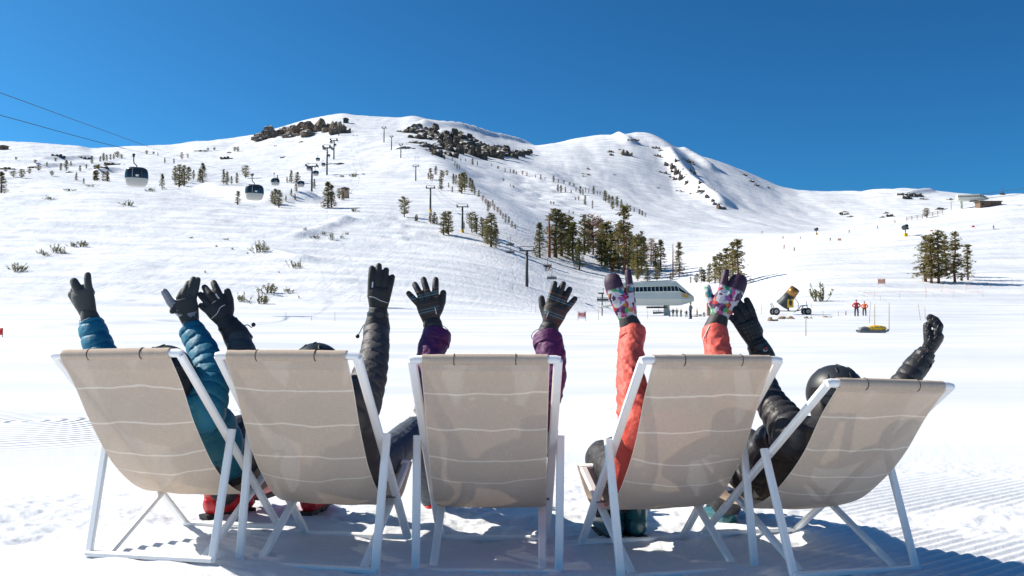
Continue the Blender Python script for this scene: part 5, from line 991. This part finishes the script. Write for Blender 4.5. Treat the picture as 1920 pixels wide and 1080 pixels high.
# terminal: faceted pod on columns
def terminal(origin, S, label, yaw, L=1.0, det=True):
    o = empty('lift_terminal', origin, yaw, label, 'lift station'); o.scale = (S, S, S * (1.40 if det else 1))
    # cross section stations along x: (x, half depth bottom, half depth mid, half depth top, z bottom, z mid, z window low, z window high, z top)
    st = [(-7.5 * L, 2.2, 2.6, 1.4, 3.4, 4.3, 6.6), (3.6, 2.2, 2.6, 1.4, 3.4, 4.3, 6.9), (5.6, 2.0, 2.4, 1.0, 3.4, 4.3, 6.9), (8.4, .7, .8, .5, 4.0, 4.35, 4.7)]
    def pt(k, f, s):
        x, db, dm, dt, zb, zm, zt = st[k]
        if f <= 0: return Vector((x, s * (db + (dm - db) * (f + 1)), zb + (zm - zb) * (f + 1)))
        return Vector((x + (-.9 * f if k == 2 else 0), s * (dm + (dt - dm) * f), zm + (zt - zm) * f))
    def panels(name, f0, f1, m, bulge=0):
        for s in (-1, 1):
            for k in range(3):
                q = [pt(k, f0, s), pt(k + 1, f0, s), pt(k + 1, f1, s), pt(k, f1, s)]; nrm = (q[1] - q[0]).cross(q[3] - q[0]).normalized() * (-s if False else 1); nrm = nrm if nrm.y * s > 0 else -nrm
                g = MB(); g.add(q + [v - nrm * .12 for v in q], [(0, 1, 2, 3), (7, 6, 5, 4), (0, 4, 5, 1), (1, 5, 6, 2), (2, 6, 7, 3), (3, 7, 4, 0)]); g.build(name, M[m], o)
    panels('lower_panel', -1, 0, 'term_low'); panels('side_panel', 0, .40, 'term'); panels('roof_panel', .74, 1, 'term')
    g = MB()
    for k in range(3): g.add([pt(k, 1, -1), pt(k + 1, 1, -1), pt(k + 1, 1, 1), pt(k, 1, 1)], [(0, 1, 2, 3)]); g.add([pt(k, -1, -1), pt(k, -1, 1), pt(k + 1, -1, 1), pt(k + 1, -1, -1)], [(0, 1, 2, 3)])
    g.add([pt(0, -1, -1), pt(0, 0, -1), pt(0, 1, -1), pt(0, 1, 1), pt(0, 0, 1), pt(0, -1, 1)], [(0, 1, 2, 3, 4, 5)]); g.add([pt(3, -1, -1), pt(3, 0, -1), pt(3, 1, -1), pt(3, 1, 1), pt(3, 0, 1), pt(3, -1, 1)], [(0, 1, 2, 3, 4, 5)]); g.build('roof', M['term'], o)
    for s in (-1, 1):
        for k, n in ((0, 14), (1, 2), (2, 2)):
            for j in range(n):
                a, b = (j + .04) / n, (j + .96) / n
                ql = [pt(k, .42, s).lerp(pt(k + 1, .42, s), a), pt(k, .42, s).lerp(pt(k + 1, .42, s), b), pt(k, .72, s).lerp(pt(k + 1, .72, s), b), pt(k, .72, s).lerp(pt(k + 1, .72, s), a)]
                off = Vector((0, -s * .06, 0)); g = MB(); g.add([v + off for v in ql], [(0, 1, 2, 3)]); g.build('window_pane', M['glass'], o)
                g = MB(); g.sweep([ql[0] - (ql[1] - ql[0]) * .04, ql[3] - (ql[1] - ql[0]) * .04], rsec(.10, .12, .02), True, (0, 1, 0)); g.build('mullion', M['term'], o)
        for f in (.41, .73):
            g = MB(); g.tube([pt(0, f, s), pt(1, f, s), pt(2, f, s), pt(3, f, s)], .07, 6); g.build('window_rail', M['term'], o)
    if det:
        q = [pt(2, .12, -1).lerp(pt(3, .12, -1), .15), pt(2, .12, -1).lerp(pt(3, .12, -1), .60), pt(2, .5, -1).lerp(pt(3, .38, -1), .60), pt(2, .42, -1).lerp(pt(3, .38, -1), .15)]; g = MB(); g.add([v + Vector((0, -.05, 0)) for v in q] , [(0, 1, 2, 3)]); g.build('orange_panel', M['orange'], o)
    for x in (-5.2 * L, 3.0):
        g = MB(); g.sweep([(x, 0, -2), (x, 0, 3.6)], rsec(1.1, .9, .1), True, (0, 1, 0)); g.build('column', M['term_low'], o)
    g = MB(); n = 20; g.tube([(1.0, 0, 3.0), (1.0, 0, 3.25)], 2.1, 24); g.build('bullwheel', M['tower'], o)
    g = MB()
    for s in (-1, 1): g.tube([(-7.5 * L, s * 1.9, 3.5), (-10.5 * L, s * 1.9, 3.1)], .12, 6); 
    for j in range(8): g.tube([(-8 * L - j * .33, -1.9, 3.3), (-8 * L - j * .33, 1.9, 3.3)], .06, 5)
    g.build('entry_ramp', M['term_low'], o); g = MB(); g.tube([(-9.8 * L, 1.9, -1.5), (-9.8 * L, 1.9, 5.2)], .12, 6); g.tube([(-10.6 * L, 1.9, 5.2), (-9.4 * L, 1.9, 5.2)], .12, 6); g.build('entry_mast', M['tower'], o)
    return o
tp = hit(1222, 592, 90, 260); terminal(tp + Vector((0, 0, -2.5 * tp.y / 170)), .93 * tp.y / 170 * 1.0, 'pale green faceted lift terminal with a dark window band behind the floral mittens', 0)
up = hit(1822, 388, 250, 340); terminal(up, .68 * up.y / 330, 'small pale lift terminal on the skyline at far right', -.15, 1, False)
def building(name, x, by, w, h, d, label, wallm, roofm, wins, slope=.18, dmax=1303, flat=False):
    p = hit(x, by, 90, dmax); s = p.y / F_PX; W, H, D = w * s, h * s, d * s; o = empty(name, p, 0, label, 'building'); g = MB(); g.box((0, D / 2, H / 2 - .4), (W, D, H + .8)); g.build('wall', M[wallm], o)
    g = MB(); e = .08 * W; zt = H + slope * W
    if flat: g.box((0, D / 2, H + .12 * H), (W * 1.1, D * 1.12, H * .16))
    else: g.add([(-W / 2 - e, -e, H), (W / 2 + e, -e, H), (W / 2 + e, D + e, H), (-W / 2 - e, D + e, H), (0, -e, zt), (0, D + e, zt), (-W / 2 - e, -e, H - .1 * H), (W / 2 + e, -e, H - .1 * H), (W / 2 + e, D + e, H - .1 * H), (-W / 2 - e, D + e, H - .1 * H)], [(0, 4, 5, 3), (1, 2, 5, 4), (6, 7, 1, 4, 0), (8, 9, 3, 5, 2), (6, 0, 3, 9), (7, 8, 2, 1), (9, 8, 7, 6)])
    g.build('roof', M[roofm], o)
    for (u, v, ww, hh) in wins:
        g = MB(); g.box(((u - .5) * W, -.03, v * H), (ww * W, .10, hh * H)); f = g.build('window_frame', M['roof'], o); g = MB(); g.box(((u - .5) * W, -.07, v * H), (ww * W * .8, .06, hh * H * .8)); g.build('pane', M['glass'], f)
    return o
M['tan_wall'] = mat('tan_wall', (.40, .27, .19), .9, 0, .2, 10, .3, .12, 2)
building('lift_hut', 646.5, 372, 13, 20, 10, 'tall narrow tan hut on the left slope', 'tan_wall', 'roof', [(.7, .82, .3, .14)], .12, 700)
building('summit_station', 648, 231, 9, 9, 8, 'dark station on the left summit', 'cabin_dark', 'cabin_dark', [(.3, .6, .3, .3), (.7, .6, .3, .3)], .2)
building('patrol_hut', 5, 281, 14, 8, 8, 'red-brown hut on the skyline at the left edge', 'wood', 'roof', [(.6, .5, .3, .4)], .1)
building('service_building', 1858, 387, 40, 9, 20, 'low brown building beside the skyline lift terminal', 'wood', 'roof', [(.12, .5, .14, .4), (.55, .6, .1, .3), (.7, .6, .1, .3)], .05, 340, True)
building('lift_shack', 1331, 592, 10, 24, 8, 'small pale lift shack left of the right floral mitten', 'tan_wall', 'term', [(.5, .6, .5, .3)], .05, 220, True)
a, b = at(1838, 364, up.y), at(2100, 318, up.y * .8)
cable([a, b], .06, 'upper cable leaving the skyline terminal to the right', .01); cable([a + Vector((0, 0, -1.6)), b + Vector((0, 0, -2))], .06, 'lower cable leaving the skyline terminal to the right', .01)
lift_chair(1880, 364, 300, 'lift chair hanging above the low brown building at far right')

# ------------------------------------------------------------------ snow guns, people, poles and signs
def wheel(o, c, r, w):
    g = MB(); c = Vector(c); g.sweep([c + Vector((r * .8 * math.cos(a), 0, r * .8 * math.sin(a))) for a in np.linspace(0, 2 * math.pi, 25)], [(w * .5 * math.cos(b), r * .24 * math.sin(b)) for b in np.linspace(0, 6.283, 10, endpoint=False)], False, (0, 1, 0)); t = g.build('wheel', M['tyre'], o, True)
    g = MB(); g.tube([c + Vector((0, -w * .35, 0)), c + Vector((0, w * .35, 0))], r * .56, 16); g.build('rim', M['rim'], t)
    g = MB(); g.tube([c + Vector((0, -w * .45, 0)), c + Vector((0, w * .45, 0))], r * .16, 10); g.build('hub', M['tower'], t)
p = hit(1480, 590, 60, 160); s = p.y / F_PX / .0575
o = empty('snow_gun', p, 0, 'fan snow gun with bronze barrel on a wheeled trailer', 'snow gun'); o.scale = (s, s, s)
for x in (-1.55, 1.85): wheel(o, (x, -.5, .34), .36, .24); wheel(o, (x, .6, .34), .36, .24)
g = MB()
for yy in (-.4, .5): g.tube(catmull([(-1.6, yy, .42), (-.6, yy, .40), (.7, yy, .40), (1.15, yy, .55), (1.4, yy, .95), (1.85, yy, .98)], 5), .055, 6)
for x in (-1.2, 0, .8): g.tube([(x, -.4, .42), (x, .5, .42)], .05, 6)
g.tube([(1.85, -.5, .34), (1.85, .05, 1.45)], .04, 6); g.tube([(-1.55, -.5, .34), (-1.9, -.1, 1.2)], .04, 6); g.tube([(-1.9, -.1, 1.2), (-1.9, .4, 1.2), (-1.55, .6, .34)], .04, 6); g.build('trailer_frame', M['grey_steel'], o)
ax = Vector((.52, -.35, .78)).normalized(); c0 = Vector((-.15, 0, 1.75)); u = Vector((0, 1, 0))
def circ(r, n=24): return [(r * math.cos(a), r * math.sin(a)) for a in np.linspace(0, 2 * math.pi, n, endpoint=False)]
g = MB(); g.sweep([c0 - ax * .95, c0 - ax * .80, c0 - ax * .2, c0 + ax * .55], [circ(.72), circ(.66), circ(.56), circ(.50)], False, u); b = g.build('fan_housing', M['tower'], o, True); b.modifiers.new('t', 'SOLIDIFY').thickness = .05
g = MB(); g.sweep([c0 + ax * .50, c0 + ax * 1.35], [circ(.53), circ(.47)], False, u); b = g.build('barrel', M['bronze'], o, True); b.modifiers.new('t', 'SOLIDIFY').thickness = .05
g = MB()
for k in range(8):
    a = k * math.pi / 4; e1 = u.cross(ax).normalized(); e2 = ax.cross(e1); d = e1 * math.cos(a) + e2 * math.sin(a); t_ = ax.cross(d); q = c0 - ax * .5; g.add([q, q + d * .55 + t_ * .08 + ax * .06, q + d * .55 - t_ * .08 - ax * .06], [(0, 1, 2)])
g.ball(c0 - ax * .5, .14, 10, 8); g.build('fan', M['grey_steel'], b)
g = MB(); g.box((-.02, -.42, 1.22), (.62, .30, .92)); q_ = g.build('control_box', M['yellow'], o); g = MB(); g.ball((-.02, -.58, 1.24), (.17, .06, .33), 12, 8); g.build('opening', M['tower'], q_, True)
g = MB(); g.sweep([(.35 + .62 * math.cos(a), -.1, 1.0 + .75 * math.sin(a)) for a in np.linspace(-1.4, 1.5, 16)], rsec(.05, .05, .01), True, (0, 1, 0)); g.tube([(-.1, 0, .42), (-.15, 0, 1.3)], .10, 8); g.build('yoke', M['tower'], o)
g = MB(); g.tube([(-.9, .3, 1.9), (-1.1, .3, 2.9)], .012, 5); g.build('aerial', M['tower'], o)
def mini_gun(x, by, h, label, dmax=420):
    p = hit(x, by, 90, dmax); s = h / F_PX * p.y; o = empty('snow_gun', p, 0, label, 'snow gun', 'small snow guns on yellow bases'); o.scale = (s, s, s)
    g = MB(); g.box((0, 0, .12), (.26, .26, .28)); g.build('base', M['yellow'], o); g = MB(); g.tube([(0, 0, .2), (0, 0, .62)], .04, 8); g.build('mast', M['tower'], o)
    g = MB(); a = Vector((-.2, -.15, .72)); b = Vector((.2, .15, .92)); g.tube([a, a.lerp(b, .3), b], [.22, .18, .15], 14); g.box((.1, -.1, .66), (.2, .2, .16)); g.build('fan_housing', M['tower'], o)
mini_gun(1531, 440, 13, 'small snow gun on a yellow base at the foot of the far valley'); mini_gun(1698, 443, 22, 'small snow gun on a yellow base below the rounded tree')
rkp = [rock_mesh(460 + i, 'rock_bare', 4, 2, .5) for i in range(3)]
for k, (x, y, w, h) in enumerate(((1412, 600, 34, 10), (1445, 602, 46, 14), (1476, 598, 52, 12), (1518, 597, 30, 8), (1548, 595, 40, 5), (1300, 594, 26, 6), (1318, 593, 26, 6))):
    p = hit(x, y, 50, 160); o = link('rock', rkp[k % 3]); o.location = p; q = p.y / F_PX; o.scale = (w * q * .6, w * q * .35, h * q * 1.3); tag(o, ordw(k) + ' tan boulder from the left around the snow gun' if k < 5 else (['left', 'right'][k - 5] + ' one of two tan boulders by the lift line'), 'rock', 'boulders on the flat')
people_far(1606, 593, 31, 'red_coat', 'dark_coat', 'standing person in red coat and dark trousers, hands on hips', 'stand', 'helmet_black', None, 'two people by the bamboo poles', 3.1)
people_far(1621, 592, 27, 'orange_coat', 'dark_coat', 'shorter standing person in orange coat beside the one in red', 'stand', 'tan_coat', None, 'two people by the bamboo poles', 2.6)
people_far(1295, 598, 31, 'grey_coat', 'dark_coat', 'person in grey coat and green hat between the terminal and the shack', 'stand', 'hat', None, 'people at the lift line', 1.0)
for k, (x, by, h, c) in enumerate(((1256, 594, 14, 'dark_coat'), (1262, 594, 16, 'dark_coat'), (1269, 594, 16, 'green_coat'), (1277, 594, 15, 'tan_coat'), (1287, 595, 14, 'dark_coat'), (1307, 594, 16, 'tan_coat'), (1320, 594, 10, 'blue_coat'))):
    people_far(x, by, h, c, 'dark_coat', ordw(k) + ' person from the left in the lift line below the terminal', 'stand', None, None, 'people at the lift line', random.uniform(0, 6))
for k, (x, by, h, c) in enumerate(((1468, 448, 6, 'dark_coat'), (1470, 466, 8, 'red_coat'), (1490, 470, 8, 'dark_coat'), (1501, 448, 6, 'dark_coat'), (1557, 452, 7, 'dark_coat'), (1592, 436, 6, 'dark_coat'), (1646, 428, 6, 'blue_coat'), (1678, 418, 6, 'dark_coat'), (1864, 430, 9, 'blue_coat'))):
    people_far(x, by, h, c, 'dark_coat', ordw(k) + ' skier from the left on the wide open slope', 'ski', None, None, 'skiers on the open slope', random.uniform(-1, 1))
# rescue toboggan
p = hit(1636, 624, 30, 110); s = p.y / F_PX * 58 / 2.6; o = empty('rescue_sled', p, .08, 'rescue sled with a yellow bundle strapped on, stuck between bamboo poles', 'sled'); o.scale = (s, s, s)
g = MB(); g.sweep([(-1.3, 0, .12), (-1.1, 0, .05), (1.0, 0, .05), (1.3, 0, .18)], [(-.34, .16), (-.36, 0), (-.2, -.05), (.2, -.05), (.36, 0), (.34, .16), (.30, .02), (.18, -.02), (-.18, -.02), (-.30, .02)], True, (0, 0, 1)); g.build('hull', M['grey_steel'], o, autosmooth=30)
g = MB(); limb(g, [(-.35, 0, .34), (.3, 0, .38), (1.1, 0, .36)], [.24, .32, .3, .2], .25, .1, .08, 4, .8, 14, .03); g.build('bundle', M['yellow'], o, True)
g = MB(); limb(g, [(-1.1, 0, .26), (-.75, 0, .32), (-.35, 0, .3)], [.2, .26, .22], .2, .1, .1, 6, .8, 14, .03); g.build('blanket', M['grey_coat'], o, True)
for x in (-.1, .35, .8):
    g = MB(); g.sweep([(x, .27 * math.cos(a), .18 + .24 * math.sin(a)) for a in np.linspace(0, math.pi, 10)], rsec(.05, .015, .002), True, (1, 0, 0)); g.build('strap', M['red_coat'], o)
for yy in (-.3, .3): g = MB(); g.tube([(-1.2, yy, .2), (-1.1, yy, .42), (1.0, yy, .46), (1.2, yy, .25)], .018, 6); g.build('handle', M['grey_steel'], o)
# bamboo poles
def pole(x0, y0, x1, y1, label, m='bamboo', r=.018, dmax=220, group='bamboo poles'):
    b = hit(x1, y1, 30, dmax); t = at(x0, y0, b.y); g = MB(); d = t - b; g.tube([(0, 0, -.2)] + [tuple(d * f) for f in (.25, .5, .75, 1)], [r * 1.2, r * 1.2, r, r, r * .8], 6)
    for f in (.2, .4, .6, .8): g.tube([d * f, d * (f + .008)], r * 1.4, 6)
    o = g.build('bamboo_pole', M[m], None, True); o.location = b; tag(o, label, 'pole', group); return b, t
PL = [(1620, 545, 1620, 556), (1640, 543, 1638, 561), (1651, 553, 1651, 565), (1689, 541, 1686, 558), (1736, 535, 1735, 547), (1738, 541, 1736, 559), (1768, 533, 1765, 548), (1789, 543, 1788, 558), (1813, 531, 1812, 546), (1843, 544, 1843, 557), (1857, 522, 1857, 539), (1898, 520, 1898, 537)]
ends = []
for k, (a, b, c, d) in enumerate(PL): ends.append(pole(a, b, c, d, ordw(k) + ' thin bamboo pole from the left in the upper right rope line'))
PL2 = [(1427, 568, 1428, 588), (1521, 568, 1521, 592), (1543, 583, 1543, 593), (1572, 583, 1572, 593), (1632, 566, 1630, 605), (1640, 570, 1640, 620), (1667, 567, 1667, 618), (1721, 567, 1726, 600), (1734, 573, 1735, 599), (1511, 593, 1511, 630)]
for k, (a, b, c, d) in enumerate(PL2): pole(a, b, c, d, ordw(k) + ' bamboo pole from the left between the snow gun and the right glove', 'bamboo', .022)
pole(1586, 583, 1586, 591, 'short red marker post left of the person in red', 'bamboo_red', .05, group=None)
PL3 = [(536, 585, 536, 602), (584, 591, 584, 601), (628, 584, 628, 602), (996, 571, 996, 584), (1004, 572, 1004, 586), (1122, 580, 1122, 600), (1214, 578, 1214, 598)]
for k, (a, b, c, d) in enumerate(PL3): pole(a, b, c, d, ordw(k) + ' thin pole from the left along the edge of the flat')
g = MB(); q = [e[0].lerp(e[1], .7) for e in ends]; q = sorted(q, key=lambda v: v.x); out = []
for a, b in zip(q, q[1:]): out += [a.lerp(b, k / 6) - Vector((0, 0, .5 * (k / 6) * (1 - k / 6))) for k in range(6)]
g.tube(out + [q[-1]], .012, 4); tag(g.build('boundary_rope', M['rope']), 'thin orange rope strung along the upper right bamboo poles', 'rope')
def banner(x, y0, y1, w, label, m='banner', feet=None, text=None, dmax=420):
    b = hit(x, feet or y1 + (y1 - y0), 20, dmax); s = b.y / F_PX; W = w * s; z0 = at(x, y1, b.y).z - b.z; z1 = at(x, y0, b.y).z - b.z; o = empty('banner_sign', b, 0, label, 'sign', 'banners on the slopes')
    for q in (-1, 1): g = MB(); g.tube([(q * W * .52, 0, -.2), (q * W * .52, 0, z1 + .04 * W)], max(.02, .012 * W), 6); g.build('pole', M['bamboo_red'], o)
    g = MB(); n = 9; vs = [(W * (k / (n - 1) - .5), .03 * W * math.sin(k * .8), z) for z in (z0, z1) for k in range(n)]; g.add(vs, [(k, k + 1, n + k + 1, n + k) for k in range(n - 1)]); c = g.build('cloth', M[m], o, True); c.modifiers.new('t', 'SOLIDIFY').thickness = .01
    if text:
        cu = bpy.data.curves.new('lettering', 'FONT'); cu.body = text; cu.align_x = 'CENTER'; cu.align_y = 'CENTER'; cu.size = (z1 - z0) * .72; cu.extrude = .004; cu.offset = .018
        t = bpy.data.objects.new('tmp', cu); COL.objects.link(t); me = bpy.data.meshes.new_from_object(t.evaluated_get(bpy.context.evaluated_depsgraph_get())); bpy.data.objects.remove(t); me.materials.append(M['red_ink'])
        l = link('lettering', me, o); l.rotation_euler = (R(90), 0, 0); l.location = (0, -.055 * W, (z0 + z1) / 2); bb = [v.co.x for v in me.vertices]; l.scale = (-W * .92 / (max(bb) - min(bb)), 1, 1)
    return o
banner(1091, 584, 597, 14, 'white banner with red mirrored SLOW lettering between two red poles', 'banner_white', 602, 'SLOW', 200)
banner(1653, 523, 532, 13, 'largest faded orange banner on the right slope, left of the open pines', 'banner', 536)
banner(1747, 431, 434, 5, 'small faded banner above the open pine stand', 'banner', 437); banner(1574, 447, 451, 6, 'small faded banner in the middle of the wide slope', 'banner', 452); banner(1825, 423, 426, 5, 'small faded banner left of the skier at far right', 'banner_red', 428); banner(1429, 434, 436, 4, 'tiny faded banner at the left foot of the valley', 'banner', 438)
banner(0, 615, 628, 9, 'red cloth marker cut by the left edge of the photo', 'banner_red', 632, None, 100)
# snow fence high on the right
b0, b1 = hit(1700, 415, 200, 335), hit(1768, 402, 200, 335)
o = empty('snow_fence', b0, 0, 'low dark rail fence climbing to the rounded tree at right', 'fence'); n = 8
for k in range(n):
    q = b0.lerp(b1, k / (n - 1)); q.z = zat(q.x, q.y); g = MB(); g.sweep([q - b0 - Vector((0, 0, .2)), q - b0 + Vector((0, 0, 1.5))], rsec(.14, .14, .01), True, (0, 1, 0)); g.build('post', M['wood'], o)
for z in (.55, .95, 1.35):
    g = MB(); pts = []
    for k in range(n): q = b0.lerp(b1, k / (n - 1)); q.z = zat(q.x, q.y) + z; pts.append(q - b0)
    g.sweep(pts, rsec(.04, .12, .005), True, (0, 0, 1)); g.build('rail', M['wood'], o)
